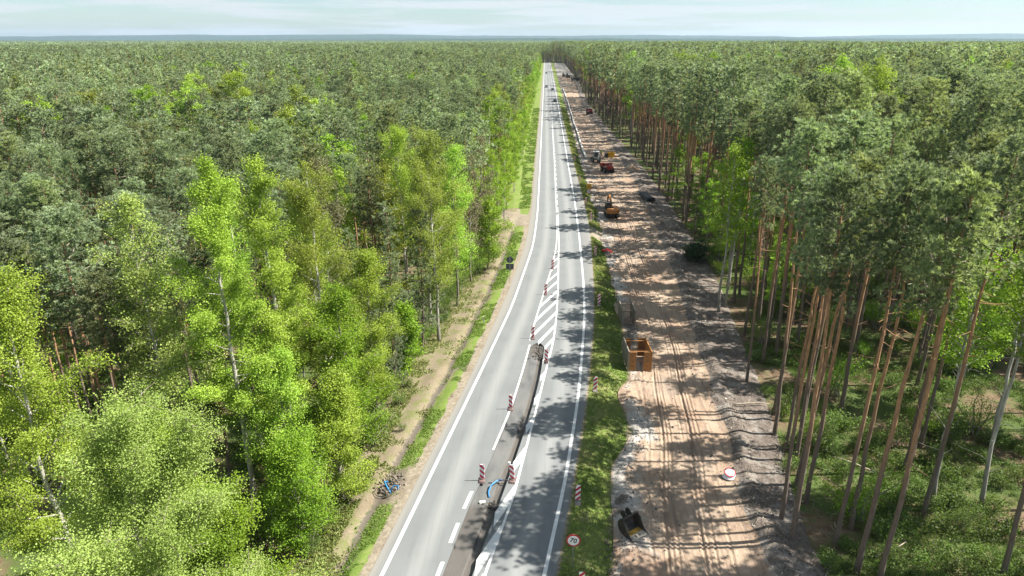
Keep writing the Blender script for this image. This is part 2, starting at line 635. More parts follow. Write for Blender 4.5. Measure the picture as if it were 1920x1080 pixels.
def proto(name, pair):
    """prototype meshes: objects that stay outside the scene, used by the far forest"""
    tr, cr = pair
    a = bpy.data.objects.new(name + "_trunk_source", tr)
    b = bpy.data.objects.new(name + "_crown_source", cr)
    return a, b


PINE_H = 24.0
pine_hi = [pine(100 + i, PINE_H, crown0=[0.68, 0.65, 0.72, 0.63, 0.70, 0.67, 0.65][i], rmax=[2.3, 2.6, 2.0, 2.5, 2.2, 2.7, 2.1][i],
                mat=['needle', 'needle', 'needle', 'needle_yellow', 'needle', 'needle', 'needle_yellow'][i]) for i in range(7)]
pine_front = [pine(130 + i, PINE_H, crown0=[0.75, 0.72, 0.77, 0.74][i], rmax=[2.0, 2.3, 1.8, 2.1][i], mat=['needle', 'needle', 'needle_yellow', 'needle'][i]) for i in range(4)]
pine_full = [pine(140 + i, 16.0, crown0=0.12, rmax=2.5, shape='cone') for i in range(2)]
pine_lo = [pine(160 + i, PINE_H, crown0=[0.64, 0.68, 0.62, 0.66, 0.60][i], rmax=[2.2, 2.4, 2.0, 2.3, 2.1][i], lod=1, mat=['needle', 'needle', 'needle_yellow', 'needle', 'needle'][i]) for i in range(5)]
pine_tiny = [pine(180 + i, PINE_H, crown0=0.56, rmax=2.15, lod=2, mat=['needle', 'needle_yellow', 'needle', 'needle'][i]) for i in range(4)]
BL_H = 20.0
bl_lo = [broadleaf(220 + i, BL_H, 0.20, 3.2, m, lod=1) for i, m in enumerate(['lime', 'green', 'olive', 'green', 'lime'])]
bl_tiny = [broadleaf(240 + i, BL_H, 0.3, 3.4, m, lod=2) for i, m in enumerate(['lime', 'green', 'olive'])]


# ------------------------------------------------------------------ plan of the place: boundaries as functions of y
_yd = np.exp(np.linspace(math.log(14.0), math.log(1300.0), 1800))


def line(pts, k=45):
    p = sorted(pts)
    v = np.interp(_yd, [q[0] for q in p], [q[1] for q in p])
    ker = np.hanning(2 * k + 1); ker /= ker.sum()
    pad0 = v[0] - (v[1] - v[0]) * np.arange(k, 0, -1)
    pad1 = v[-1] + (v[-1] - v[-2]) * np.arange(1, k + 1)
    v = np.convolve(np.concatenate([pad0, v, pad1]), ker, 'valid')
    return lambda y: np.interp(y, _yd, v)


left_line = line([(14, -12.0), (31.9, -9.23), (58.4, -5.71), (76, -3.45), (101.8, -1.31), (122.6, -0.86), (181, -0.76), (360, -0.6), (940, -0.1), (1300, 0.1)])
asph_l = line([(14, -12.9), (31.9, -10.0), (58.3, -6.5), (80, -4.25), (101.8, -2.55), (122.6, -2.0), (181, -2.0), (335, -1.75), (940, -1.2), (1300, -1.0)])
right_line = line([(14, -2.5), (32.4, 0.44), (41.9, 1.97), (54.6, 3.52), (72.1, 4.99), (82.8, 5.5), (105, 6.02), (131.7, 6.35), (182, 6.45), (335, 6.87), (650, 7.34), (1300, 7.8)])
asph_r = line([(14, -1.7), (32.4, 1.13), (41.9, 2.55), (54.6, 4.24), (72.1, 6.02), (82.8, 6.73), (105, 7.8), (123, 8.14), (147, 8.03), (182, 7.86), (335, 7.63), (650, 8.1), (1300, 8.6)])
hatch_l = line([(14, -8.5), (32.1, -5.75), (35.85, -5.25), (39.4, -4.55), (42.25, -3.95), (52.9, -2.5), (64.6, -1.25), (71.8, -0.6), (82.3, 0.51), (91.4, 1.5), (102, 2.3), (115, 2.58), (123, 2.61), (182, 2.92), (335, 3.32), (650, 3.7), (1300, 4.1)], 30)
hatch_r = line([(14, -6.1), (32.2, -3.21), (39.85, -1.81), (50.7, -0.49), (58.6, 0.4), (66, 1.29), (71.9, 1.66), (82.6, 2.08), (105, 2.6), (122, 2.80), (182, 3.10), (335, 3.5), (1300, 4.3)], 30)
tr_l = line([(14, -8.3), (32, -5.62), (38.56, -4.70), (42.9, -3.85), (51.5, -2.38), (59.7, -1.45), (65.3, -0.95), (75, 0.0), (100, 1.5), (1300, 4)], 30)
tr_r = line([(14, -6.65), (32.2, -3.84), (38, -2.81), (45.1, -1.64), (52.5, -0.56), (58.6, 0.10), (65, 0.45), (75, 1.0), (100, 2.2), (1300, 4.5)], 30)
grass_r = line([(14, 2.2), (33, 4.3), (36.9, 5.0), (42, 5.67), (49.4, 7.4), (56.2, 7.6), (67.5, 9.3), (80.4, 9.2), (93, 9.5), (110, 9.7), (118, 9.9), (150, 9.9), (182, 9.9), (335, 10.5), (720, 12), (1300, 13)])
_gr = grass_r
grass_r = lambda y: _gr(y) + 0.85 * fbm(np.asarray(y, float), 3.7, 5.5, 3, 201) * np.minimum(1, 60 / np.asarray(y, float) + 0.3)
sand_r = line([(14, 14), (33.5, 14.3), (41, 14.5), (49, 15.4), (58, 16), (70.7, 17), (84.7, 18.1), (98.8, 18.7), (117.8, 20), (163, 21.3), (228, 21.0), (335, 18.8), (550, 23), (1300, 23)])
forest_r = line([(14, 16.0), (37, 16.6), (39, 16.8), (50, 18.6), (60, 19.9), (68, 20.6), (89.5, 23), (111, 23.7), (140, 24.3), (186, 24.3), (257, 22.8), (373, 21.5), (550, 26), (720, 25.5), (1300, 26)])
grass_lr = lambda y: asph_l(y) - np.interp(y, [30, 60, 110, 130], [0.75, 0.85, 0.8, 0.35])
grass_ll = lambda y: grass_lr(y) - np.interp(y, [30, 60, 110, 180], [1.0, 1.3, 1.6, 2.6])
forest_l = line([(14, -16.5), (33, -13.6), (40, -12.9), (48, -12.5), (56, -12.1), (65, -11.5), (85.6, -9.0), (113, -7.2), (122, -6.8), (180, -6.6), (335, -6), (1300, -5)])

TR_END = 65.6


def trench_edges(y):
    a, b = tr_l(y), tr_r(y)
    m = (a + b) / 2
    f = np.sqrt(np.clip((TR_END - y) / 1.1, 0, 1))
    return m + (a - m) * f, m + (b - m) * f


def track_wobble(y):
    return 0.4 * np.sin(y / 31.0)


def verge_r_z(x, y):
    u = np.clip((x - asph_r(y)) / np.maximum(grass_r(y) - asph_r(y), 0.3), 0, 1.6)
    cross = np.exp(-((y - 110.5) / 3.0) ** 2)
    z = -0.03 - 0.62 * sstep(0.18, 1.05, u) + fbm(x, y, 2.0, 3, 3) * 0.08 * sstep(0.05, 0.3, u)
    return z * (1 - 0.25 * cross)


def sand_z(x, y):
    g, s, f = grass_r(y), sand_r(y), forest_r(y)
    z = -0.66 + fbm(x, y, 6.0, 4, 7) * 0.10 + fbm(x, y, 0.9, 3, 8) * 0.035 + np.maximum(fbm(x, y, 0.38, 3, 18, 0.6) - 0.25, 0) * 0.16
    xc = (_gr(y) + s) / 2 + track_wobble(y)
    for off, wd, dp in ((-1.55, 0.09, 0.10), (-1.25, 0.07, 0.06), (-0.95, 0.08, 0.07), (0.75, 0.09, 0.11), (1.05, 0.07, 0.06), (1.4, 0.08, 0.08), (2.5, 0.09, 0.05), (-2.6, 0.10, 0.06), (0.15, 0.07, 0.05)):
        wv = 0.07 * np.sin(y / (11.0 + off) + off * 3)
        q = (x - xc - off - wv) / wd
        brk = sstep(-0.3, 0.2, fbm(x * 0 + off * 10, y, 14.0, 2, 21))
        z = z - dp * brk * np.exp(-q * q) + 0.6 * dp * brk * np.exp(-((np.abs(q) - 1.9) / 0.7) ** 2)
    # windrow of dark topsoil on the right
    e = x - s - fbm(x * 0.3, y, 5.0, 3, 9) * 0.5 - fbm(x, y, 0.9, 3, 19) * 0.22
    rid = np.exp(-((e - 0.75) / 0.75) ** 2)
    z = z + rid * (0.30 + 0.14 * fbm(x, y * 0.45, 1.2, 4, 10, 0.6)) + sstep(0.2, 1.2, e) * (0.10 + fbm(x, y, 0.8, 4, 12, 0.65) * 0.09)
    # loose spoil against the verge
    e2 = x - g
    z = z + np.exp(-((e2 - 0.7) / 0.9) ** 2) * (0.10 + 0.30 * np.maximum(fbm(x, y, 3.0, 4, 13, 0.6), -0.2))
    z = z + np.exp(-((e2 - 1.3) / 1.5) ** 2) * fbm(x, y, 0.45, 3, 23, 0.6) * 0.08
    rough = sstep(85, 130, y)
    z = z + rough * fbm(x, y * 0.6, 1.6, 4, 14, 0.6) * 0.13
    z = z + sstep(300, 330, y) * np.exp(-((x - 15.5) / 3.0) ** 2) * 0.3
    ed = sstep(f + 0.4, f + 2.2, x)
    z = z * (1 - ed) + (-1.05) * ed
    return z


def verge_l_z(x, y):
    d = asph_l(y) - x
    gl = asph_l(y) - grass_ll(y)
    z = -0.03 - 0.10 * sstep(0.0, 1.0, d) - 0.16 * sstep(0.9, gl, d)
    dq = (d - gl - 0.35) / 0.55
    z = z - 0.26 * np.exp(-dq * dq) * sstep(125, 110, y)
    z = z - 0.22 * sstep(gl + 1.0, gl + 3.0, d) + fbm(x, y, 1.6, 4, 31) * 0.07 * sstep(0.2, 1.0, d)
    w = asph_l(y) - forest_l(y)
    return z - 0.5 * sstep(w + 0.8, w + 2.6, d)


def ground_z(x, y):
    x = np.asarray(x, float); y = np.asarray(y, float)
    yc = np.clip(y, 14.5, 1290)
    inside = sstep(0.6, 2.2, x - forest_l(yc)) * sstep(0.6, 2.2, forest_r(yc) - x) * (y < 1005)
    return -0.74 + fbm(x, y, 9.0, 3, 41) * 0.08 - 0.7 * inside


def place_z(x, y):
    x, y = float(x), float(y)
    if x < forest_l(y) - 1.5 or x > forest_r(y) + 1.0:
        return float(ground_z(x, y))
    if x < asph_l(y):
        return float(verge_l_z(x, y))
    if x < asph_r(y):
        return 0.0
    if x < grass_r(y):
        return float(verge_r_z(x, y))
    return float(sand_z(x, y))


def stations(y0, y1, k=0.004, lo=0.12):
    ys = [y0]
    while ys[-1] < y1:
        ys.append(ys[-1] + max(lo, k * ys[-1]))
    return np.array(ys)


def strip(name, ys, xa, xb, n, zf, mats, pf=None, kind='structure'):
    u = np.linspace(0, 1, n)
    X = xa[:, None] + (xb - xa)[:, None] * u[None]
    Y = np.repeat(ys[:, None], n, 1)
    Z = zf(X, Y) if callable(zf) else np.full(X.shape, zf)
    V = np.stack([X, Y, Z], -1).reshape(-1, 3)
    i = np.arange(len(ys) - 1)[:, None] * n
    k = np.arange(n - 1)[None]
    F = np.stack([i + k, i + k + 1, i + n + k + 1, i + n + k], -1).reshape(-1, 4)
    pa = {kk: vv.ravel() for kk, vv in pf(X, Y).items()} if pf else None
    me = np_mesh(name, V, F, mats, pattrs=pa, smooth=True)
    o = link(name, me)
    return tag(o, kind=kind)


# ------------------------------------------------------------------ materials of the ground
def mat_ground():
    t = NT("forest_floor")
    p = t.pos()
    n1 = t.noise(0.22, 5, 0.6, p)
    n2 = t.noise(1.6, 5, 0.65, p)
    n3 = t.noise(7.0, 4, 0.7, p)
    c = t.mix(t.rng(n2, 0.35, 0.65), (0.105, 0.072, 0.045), (0.20, 0.145, 0.095))
    c = t.mix(t.rng(t.math('ADD', n1, t.math('MULTIPLY', n2, 0.35)), 0.58, 0.72), c, (0.070, 0.105, 0.028))
    c = t.mix(t.rng(n3, 0.45, 0.75, 0, 0.55), c, (0.07, 0.05, 0.035))
    return t.finish(c, 0.95, 0.1, bump=n3, bump_d=0.08)


def mat_asphalt():
    t = NT("worn_asphalt")
    p = t.pos()
    lane = t.attr("lane")
    n1 = t.noise(0.35, 4, 0.55, p)
    n2 = t.noise(38.0, 3, 0.7, p)
    nl = t.noise(0.8, 4, 0.6, t.pos((3.0, 0.05, 1)))
    c = t.mix(t.rng(n1, 0.3, 0.7), (0.140, 0.149, 0.150), (0.168, 0.177, 0.177))
    fr = t.math('FRACT', lane)
    band = t.math('SUBTRACT', 1.0, t.rng(t.math('ABSOLUTE', t.math('SUBTRACT', fr, 0.54)), 0.04, 0.24))
    c = t.mix(t.math('MULTIPLY', band, t.rng(nl, 0.3, 0.6, 0.35, 0.9)), c, (0.240, 0.246, 0.238))
    c = t.mix(t.rng(nl, 0.52, 0.72, 0, 0.35), c, (0.115, 0.121, 0.122))
    c = t.mix(t.rng(n2, 0.35, 0.75, 0.0, 0.28), c, (0.09, 0.09, 0.09))
    edge = t.attr("edge")
    c = t.mix(t.math('MULTIPLY', edge, 0.85), c, (0.205, 0.195, 0.172))
    return t.finish(c, 0.82, 0.35, bump=n2, bump_d=0.006, bump_s=0.5)


def mat_marking():
    t = NT("road_paint")
    p = t.pos()
    n1 = t.noise(1.3, 6, 0.7, p)
    n2 = t.noise(14.0, 4, 0.7, p)
    c = t.mix(t.rng(n1, 0.3, 0.7), (0.62, 0.62, 0.605), (0.50, 0.50, 0.488))
    c = t.mix(t.rng(n2, 0.60, 0.74, 0, 0.65), c, (0.30, 0.30, 0.295))
    return t.finish(c, 0.6, 0.3)


def mat_sand():
    t = NT("sandy_track")
    p = t.pos()
    n0 = t.noise(0.16, 4, 0.55, p)
    n1 = t.noise(0.55, 6, 0.62, t.pos((1.0, 0.75, 1)), 0.6)
    ns = t.noise(1.1, 5, 0.6, t.pos((2.2, 0.14, 1)))
    n3 = t.noise(6.0, 5, 0.7, p)
    n4 = t.noise(26.0, 3, 0.7, p)
    c = t.mix(t.rng(n1, 0.32, 0.68), (0.300, 0.218, 0.155), (0.395, 0.308, 0.230))
    c = t.mix(t.rng(n0, 0.50, 0.64, 0, 0.75), c, (0.255, 0.165, 0.112))
    c = t.mix(t.rng(t.noise(0.42, 5, 0.6, t.pos((1.3, 0.5, 1))), 0.52, 0.66, 0, 0.55), c, (0.205, 0.178, 0.152))
    ns2 = t.noise(1.0, 4, 0.6, t.pos((7.0, 0.10, 1)))
    c = t.mix(t.rng(ns2, 0.55, 0.66, 0, 0.55), c, (0.17, 0.125, 0.095))
    c = t.mix(t.rng(ns, 0.54, 0.70, 0, 0.75), c, (0.195, 0.145, 0.112))
    wh = t.math('ADD', t.attr("white"), t.rng(n1, 0.3, 0.7, -0.35, 0.35))
    c = t.mix(t.rng(wh, 0.35, 0.75), c, t.mix(t.rng(n3, 0.3, 0.7), (0.31, 0.28, 0.245), (0.42, 0.395, 0.36)))
    so = t.math('ADD', t.attr("soil"), t.rng(n1, 0.3, 0.7, -0.45, 0.45))
    soilc = t.mix(t.rng(n3, 0.35, 0.7), (0.080, 0.065, 0.055), (0.205, 0.172, 0.145))
    soilc = t.mix(t.rng(t.noise(0.7, 5, 0.7, p), 0.49, 0.64, 0, 0.8), soilc, (0.275, 0.250, 0.220))
    c = t.mix(t.rng(so, 0.38, 0.62), c, soilc)
    c = t.mix(t.rng(n3, 0.58, 0.72, 0, 0.35), c, (0.15, 0.11, 0.08))
    return t.finish(c, 0.95, 0.1, bump=t.math('ADD', t.math('MULTIPLY', n4, 0.4), n3), bump_d=0.09, bump_s=0.9)


def mat_verge():
    t = NT("verge_soil_and_grass")
    p = t.pos()
    n1 = t.noise(0.7, 6, 0.65, p)
    n2 = t.noise(3.2, 5, 0.65, p)
    n3 = t.noise(12.0, 4, 0.7, p)
    soil = t.mix(t.rng(n2, 0.35, 0.65), (0.185, 0.155, 0.115), (0.31, 0.27, 0.205))
    soil = t.mix(t.rng(n3, 0.5, 0.7, 0, 0.5), soil, (0.13, 0.10, 0.075))
    lit = t.mix(t.rng(n3, 0.3, 0.7), (0.125, 0.103, 0.068), (0.270, 0.225, 0.155))
    lit = t.mix(t.rng(n1, 0.46, 0.60, 0, 0.65), lit, (0.115, 0.145, 0.035))
    gr = t.mix(t.rng(n3, 0.3, 0.7), (0.095, 0.150, 0.028), (0.180, 0.245, 0.058))
    gr = t.mix(t.rng(n1, 0.50, 0.66, 0, 0.75), gr, (0.25, 0.23, 0.115))
    gfac = t.math('ADD', t.attr("grass"), t.rng(n2, 0.3, 0.7, -0.3, 0.3))
    c = t.mix(t.rng(t.math('ADD', t.attr("litter"), t.rng(n2, 0.3, 0.7, -0.25, 0.25)), 0.4, 0.6), soil, lit)
    c = t.mix(t.rng(t.noise(0.33, 5, 0.7, p), 0.52, 0.62, 0, 0.6), c, (0.165, 0.125, 0.09))
    c = t.mix(t.rng(gfac, 0.4, 0.6), c, gr)
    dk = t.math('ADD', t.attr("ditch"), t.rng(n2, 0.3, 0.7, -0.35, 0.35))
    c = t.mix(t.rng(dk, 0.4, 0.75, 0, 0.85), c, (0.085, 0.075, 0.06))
    return t.finish(c, 0.95, 0.1, bump=n3, bump_d=0.06)


def mat_trench():
    t = NT("milled_trench_floor")
    p = t.pos()
    n1 = t.noise(0.5, 5, 0.6, t.pos((1.6, 0.5, 1)))
    n2 = t.noise(5.0, 5, 0.7, p)
    n3 = t.noise(40.0, 3, 0.7, p)
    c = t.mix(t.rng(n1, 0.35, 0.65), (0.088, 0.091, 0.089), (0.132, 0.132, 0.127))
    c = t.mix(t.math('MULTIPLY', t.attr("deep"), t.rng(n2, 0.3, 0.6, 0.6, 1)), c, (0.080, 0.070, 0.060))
    c = t.mix(t.rng(n2, 0.55, 0.7, 0, 0.4), c, (0.17, 0.14, 0.11))
    return t.finish(c, t.rng(n1, 0.4, 0.6, 0.35, 0.9), 0.4, bump=n3, bump_d=0.02)


M['asphalt'], M['paint'], M['sand'], M['verge'], M['trench'], M['floor'] = mat_asphalt(), mat_marking(), mat_sand(), mat_verge(), mat_trench(), mat_ground()
M['rubble'] = plain("dark_rubble", (0.075, 0.068, 0.06), 0.95, var=0.5, scale=5)

# ------------------------------------------------------------------ the setting
gx = np.sinh(np.linspace(-7.1, 7.1, 260)) * 10.0 * 1.65
gy = np.concatenate([np.linspace(-60, 20, 14), stations(21, 14500, 0.035, 1.2)])
GX, GY = np.meshgrid(gx, gy)
GZ = ground_z(GX, GY)
n = GX.shape[1]
i = np.arange(GX.shape[0] - 1)[:, None] * n
k = np.arange(n - 1)[None]
tag(link("ground", np_mesh("ground", np.stack([GX, GY, GZ], -1).reshape(-1, 3), np.stack([i + k, i + k + 1, i + n + k + 1, i + n + k], -1).reshape(-1, 4), [M['floor']], smooth=True)), kind='structure')

# road: left and right of the milled trench, one sheet
ys = stations(14, 1010, 0.006, 0.2)
ys = np.sort(np.concatenate([ys, np.linspace(TR_END - 1.3, TR_END, 14)]))
ta, tb = trench_edges(ys)
Vs, Fs, lanes, edges = [], [], [], []
off = 0
for xa, xb in ((asph_l(ys), ta), (tb, asph_r(ys))):
    n = 22
    u = np.linspace(0, 1, n)
    X = xa[:, None] + (xb - xa)[:, None] * u
    Y = np.repeat(ys[:, None], n, 1)
    Vs.append(np.stack([X, Y, np.zeros_like(X)], -1).reshape(-1, 3))
    i = np.arange(len(ys) - 1)[:, None] * n
    k = np.arange(n - 1)[None]
    Fs.append(np.stack([i + k, i + k + 1, i + n + k + 1, i + n + k], -1).reshape(-1, 4) + off)
    off += X.size
    ln = np.where(X < (hatch_l(ys)[:, None] + hatch_r(ys)[:, None]) / 2, (X - left_line(ys)[:, None]) / 3.5, 1 - (right_line(ys)[:, None] - X) / 3.6 + 1)
    lanes.append(ln.ravel())
    ed = np.maximum(sstep(-0.15, -0.6, X - left_line(ys)[:, None]), sstep(0.2, 0.9, X - right_line(ys)[:, None]) * 0.55)
    edges.append(ed.ravel())
tag(link("road", np_mesh("road", np.concatenate(Vs), np.concatenate(Fs), [M['asphalt']], pattrs={"lane": np.concatenate(lanes), "edge": np.concatenate(edges)})), kind='structure')

# trench: floor in two levels and the two cut walls
yt = np.concatenate([stations(14, TR_END - 1.3, 0.004, 0.15)[:-1], np.linspace(TR_END - 1.3, TR_END - 0.01, 14)])
yt = yt[np.concatenate([[True], np.diff(yt) > 0])]
ta, tb = trench_edges(yt)
n = 26
u = np.linspace(0, 1, n)
X = ta[:, None] + (tb - ta)[:, None] * u
Y = np.repeat(yt[:, None], n, 1)
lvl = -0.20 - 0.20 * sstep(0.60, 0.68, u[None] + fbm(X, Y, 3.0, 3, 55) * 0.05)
heap = np.exp(-((Y - 64.0) / 1.5) ** 2) * 0.16 + np.exp(-((Y - 39.0) / 0.45) ** 2 - ((u[None] - 0.62) / 0.28) ** 2) * 0.20
Z = lvl + fbm(X, Y, 0.7, 4, 56) * 0.025 + heap * (0.6 + 0.6 * fbm(X, Y, 0.4, 3, 57))
V = np.stack([X, Y, Z], -1)
V = np.concatenate([np.stack([ta, yt, np.full_like(ta, -0.001)], -1)[:, None], V, np.stack([tb, yt, np.full_like(tb, -0.001)], -1)[:, None]], 1)
n += 2
i = np.arange(len(yt) - 1)[:, None] * n
k = np.arange(n - 1)[None]
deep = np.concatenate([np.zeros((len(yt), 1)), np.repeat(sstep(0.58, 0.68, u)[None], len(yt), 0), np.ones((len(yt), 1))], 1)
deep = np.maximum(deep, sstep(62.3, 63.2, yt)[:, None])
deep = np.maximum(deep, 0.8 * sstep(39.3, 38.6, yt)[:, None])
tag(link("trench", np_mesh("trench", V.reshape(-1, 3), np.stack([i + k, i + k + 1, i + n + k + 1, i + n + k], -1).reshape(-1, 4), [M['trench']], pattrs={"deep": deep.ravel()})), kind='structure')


# painted markings
class MK:
    def __init__(self):
        self.v, self.f = [], []

    def band(self, yy, cx, w):
        b = len(self.v)
        for y, c in zip(yy, cx):
            self.v += [(c - w / 2, y, 0.005), (c + w / 2, y, 0.005)]
        self.f += [(b + 2 * j, b + 2 * j + 1, b + 2 * j + 3, b + 2 * j + 2) for j in range(len(yy) - 1)]

    def quad(self, pts):
        b = len(self.v)
        self.v += [(p[0], p[1], 0.010) for p in pts]      # 5 mm above the border lines it meets
        self.f.append((b, b + 1, b + 2, b + 3))


mk = MK()
ym = stations(14, 1005, 0.01, 0.4)
mk.band(ym, left_line(ym), 0.24)
mk.band(ym, right_line(ym), 0.24)
y_ = stations(66.2, 121, 0.01, 0.4)
mk.band(y_, hatch_l(y_), 0.16)
y_ = stations(45.5, 64.6, 0.01, 0.4)
mk.band(y_, tr_l(y_) - 0.13, 0.16)
y_ = stations(14, 121, 0.01, 0.4)
mk.band(y_, hatch_r(y_) + 0.10, 0.17)
for a in (33.0, 36.6, 40.0):                                # dashes beside the trench
    y_ = np.linspace(a - 1.75 + 0.1, a + 0.25, 6)
    mk.band(y_, tr_l(y_) - 0.30, 0.24)
for a in (29.4, 25.6):
    y_ = np.linspace(a - 1.8, a, 5)
    mk.band(y_, tr_l(y_) - 0.30, 0.24)
# beyond the junction: a solid line with a broken one beside it
y_ = stations(123.5, 260, 0.01, 0.4)
mk.band(y_, hatch_l(y_), 0.12)
a = 123.5
while a < 330:
    y_ = np.linspace(a, a + 4.2, 4)
    mk.band(y_, hatch_l(y_) + 0.26, 0.11)
    a += 6.0
a = 332.0
while a < 1000:
    y_ = np.linspace(a, a + 4.5, 3)
    mk.band(y_, hatch_l(y_) + 0.15, 0.13)
    a += 9.0
# slanted hatching between its two border lines
for y0, hw in [(99.0, .3), (95.6, .35), (92.2, .4), (88.8, .45), (85.4, .5), (81.7, .55), (78.2, .55), (74.3, .55), (70.4, .55), (66.8, .5), (62.9, .5), (58.7, .6), (54.3, .7), (50.1, .75), (45.4, .85), (40.4, .9), (36.0, .95), (31.6, 1.0), (27.0, 1.0)]:
    sl = 2.55
    xr = float(hatch_r(y0)) + 0.1
    pts = []
    for s_ in np.linspace(0, 4, 60):
        x, y = xr - s_, y0 - sl * s_
        lim = hatch_l(y) if y > TR_END - 0.2 else tr_r(y) + 0.03
        if x < lim:
            break
        pts.append((x, y))
    for p, q in zip(pts[:-1], pts[1:]):
        mk.quad([(p[0], p[1] - hw * .85), (p[0], p[1] + hw * .85), (q[0], q[1] + hw * .85), (q[0], q[1] - hw * .85)])
me = bpy.data.meshes.new("road_markings")
me.from_pydata(mk.v, [], mk.f)
me.materials.append(M['paint'])
bm = bmesh.new(); bm.from_mesh(me); bmesh.ops.recalc_face_normals(bm, faces=bm.faces)
for f in bm.faces:
    if f.normal.z < 0:
        f.normal_flip()
bm.to_mesh(me); bm.free()
tag(link("road_markings", me), kind='structure')

# verges
ys = stations(15, 1000, 0.006, 0.18)


def pf_r(X, Y):
    u = (X - asph_r(ys)[:, None]) / np.maximum((grass_r(ys) - asph_r(ys))[:, None], 0.3)
    g = sstep(0.0, 0.14, u) * sstep(1.02, 0.86, u + fbm(X, Y, 2.0, 3, 61) * 0.12)
    crossing = np.exp(-((Y - 110.5 + (X - 8) * 0.6) / 3.2) ** 2)
    g = g * (1 - sstep(0.25, 0.6, crossing)) * np.where(Y > 330, 0.75, 1)
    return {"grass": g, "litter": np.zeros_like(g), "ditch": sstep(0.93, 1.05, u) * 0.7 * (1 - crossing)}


strip("grass_verge", ys, asph_r(ys) + 0.0, grass_r(ys) + 0.9, 26, lambda X, Y: np.where(X > grass_r(Y) + 0.15, np.minimum(verge_r_z(X, Y), sand_z(X, Y) + 0.05 - 0.5 * sstep(0.15, 0.8, X - grass_r(Y))), verge_r_z(X, Y)), [M['verge']], pf_r)


def pf_l(X, Y):
    gl, gr, fl, al = grass_ll(ys)[:, None], grass_lr(ys)[:, None], forest_l(ys)[:, None], asph_l(ys)[:, None]
    w = fbm(X, Y, 2.2, 4, 63) * 0.45
    gap = np.exp(-((Y - 119 + (X + 4) * 1.2) / 5.0) ** 2)
    g = sstep(gl - 0.25, gl + 0.25, X + w) * sstep(gr + 0.2, gr - 0.15, X + w) * (1 - sstep(0.3, 0.6, gap))
    bare = np.exp(-((Y - 41.0) / 2.6) ** 2) + np.exp(-((Y - 60) / 1.2) ** 2) * 0.6
    g = g * (1 - np.clip(bare, 0, 1) * 0.95)
    g = np.maximum(g, 0.5 * sstep(gl - 1.1, gl - 0.6, X + w) * sstep(gl - 0.2, gl - 0.5, X + w) * sstep(-0.1, 0.4, fbm(X, Y, 3.0, 3, 64)))
    g = np.where(Y > 128, sstep(gr + 0.2, gr - 0.2, X + w) * 1.0, g)
    lit = sstep(gl - 0.2, gl - 0.9, X + w) * (1 - gap)
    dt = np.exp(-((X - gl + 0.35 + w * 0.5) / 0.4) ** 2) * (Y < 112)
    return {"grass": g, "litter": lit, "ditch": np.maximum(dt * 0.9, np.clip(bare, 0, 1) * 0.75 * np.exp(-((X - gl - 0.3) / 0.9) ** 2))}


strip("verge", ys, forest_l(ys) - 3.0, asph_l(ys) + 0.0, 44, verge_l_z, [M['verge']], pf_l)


# sandy track of the new carriageway
ys_s = stations(15, 1000, 0.0042, 0.11)


def pf_s(X, Y):
    g, s, f = grass_r(Y), sand_r(Y), forest_r(Y)
    e = X - s - fbm(X * 0.3, Y, 5.0, 3, 9) * 0.5 - fbm(X, Y, 0.9, 3, 19) * 0.22
    soil = sstep(-0.15, 0.2, e) + 0.5 * np.exp(-((e - 0.45) / 0.5) ** 2)
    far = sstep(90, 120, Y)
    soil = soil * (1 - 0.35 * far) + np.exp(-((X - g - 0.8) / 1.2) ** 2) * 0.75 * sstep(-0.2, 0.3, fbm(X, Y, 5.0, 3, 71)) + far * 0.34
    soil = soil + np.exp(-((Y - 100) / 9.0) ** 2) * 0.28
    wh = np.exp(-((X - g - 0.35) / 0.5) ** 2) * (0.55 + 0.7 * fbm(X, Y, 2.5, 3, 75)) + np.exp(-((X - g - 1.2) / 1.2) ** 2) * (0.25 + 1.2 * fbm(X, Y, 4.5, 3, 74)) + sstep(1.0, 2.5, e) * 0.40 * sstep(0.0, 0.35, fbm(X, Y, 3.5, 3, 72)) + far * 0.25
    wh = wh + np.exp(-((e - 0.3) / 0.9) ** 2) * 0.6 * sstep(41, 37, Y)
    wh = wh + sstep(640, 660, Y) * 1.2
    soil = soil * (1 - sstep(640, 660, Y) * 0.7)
    return {"soil": soil, "white": wh}


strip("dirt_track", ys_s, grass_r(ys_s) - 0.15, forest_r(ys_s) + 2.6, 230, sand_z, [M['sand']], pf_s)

# low wooded hills along the horizon
M['hill'] = plain("wooded_hill", (0.030, 0.055, 0.036), 0.95, var=0.35, scale=0.02, spec=0.1)
for nm, y0, depth, amp, base, sd in (("hill", 5200, 900, 22, 26, 1), ("hill", 7600, 1200, 46, 44, 2), ("hill", 10500, 1500, 60, 84, 3)):
    xs = np.linspace(-y0 * 0.95, y0 * 0.95, 420)
    tt = np.linspace(-1, 1, 9)
    X = np.repeat(xs[:, None], 9, 1)
    Y = y0 + tt[None] * depth + fbm(X, X * 0, 900, 3, sd + 90) * 300
    prof = base + amp * fbm(X, X * 0 + sd * 77, 2600, 4, sd + 80) + X / y0 * 18 + fbm(X, X * 0, 60, 3, sd + 85) * 4
    Z = -2 + (np.maximum(prof, 4) + 2) * (1 - tt[None] ** 2)
    i = np.arange(len(xs) - 1)[:, None] * 9
    k = np.arange(8)[None]
    F = np.stack([i + k, i + 9 + k, i + 9 + k + 1, i + k + 1], -1).reshape(-1, 4)
    tag(link(nm, np_mesh("hill", np.stack([X, Y, Z], -1).reshape(-1, 3), F, [M['hill']], smooth=True)), kind='structure')


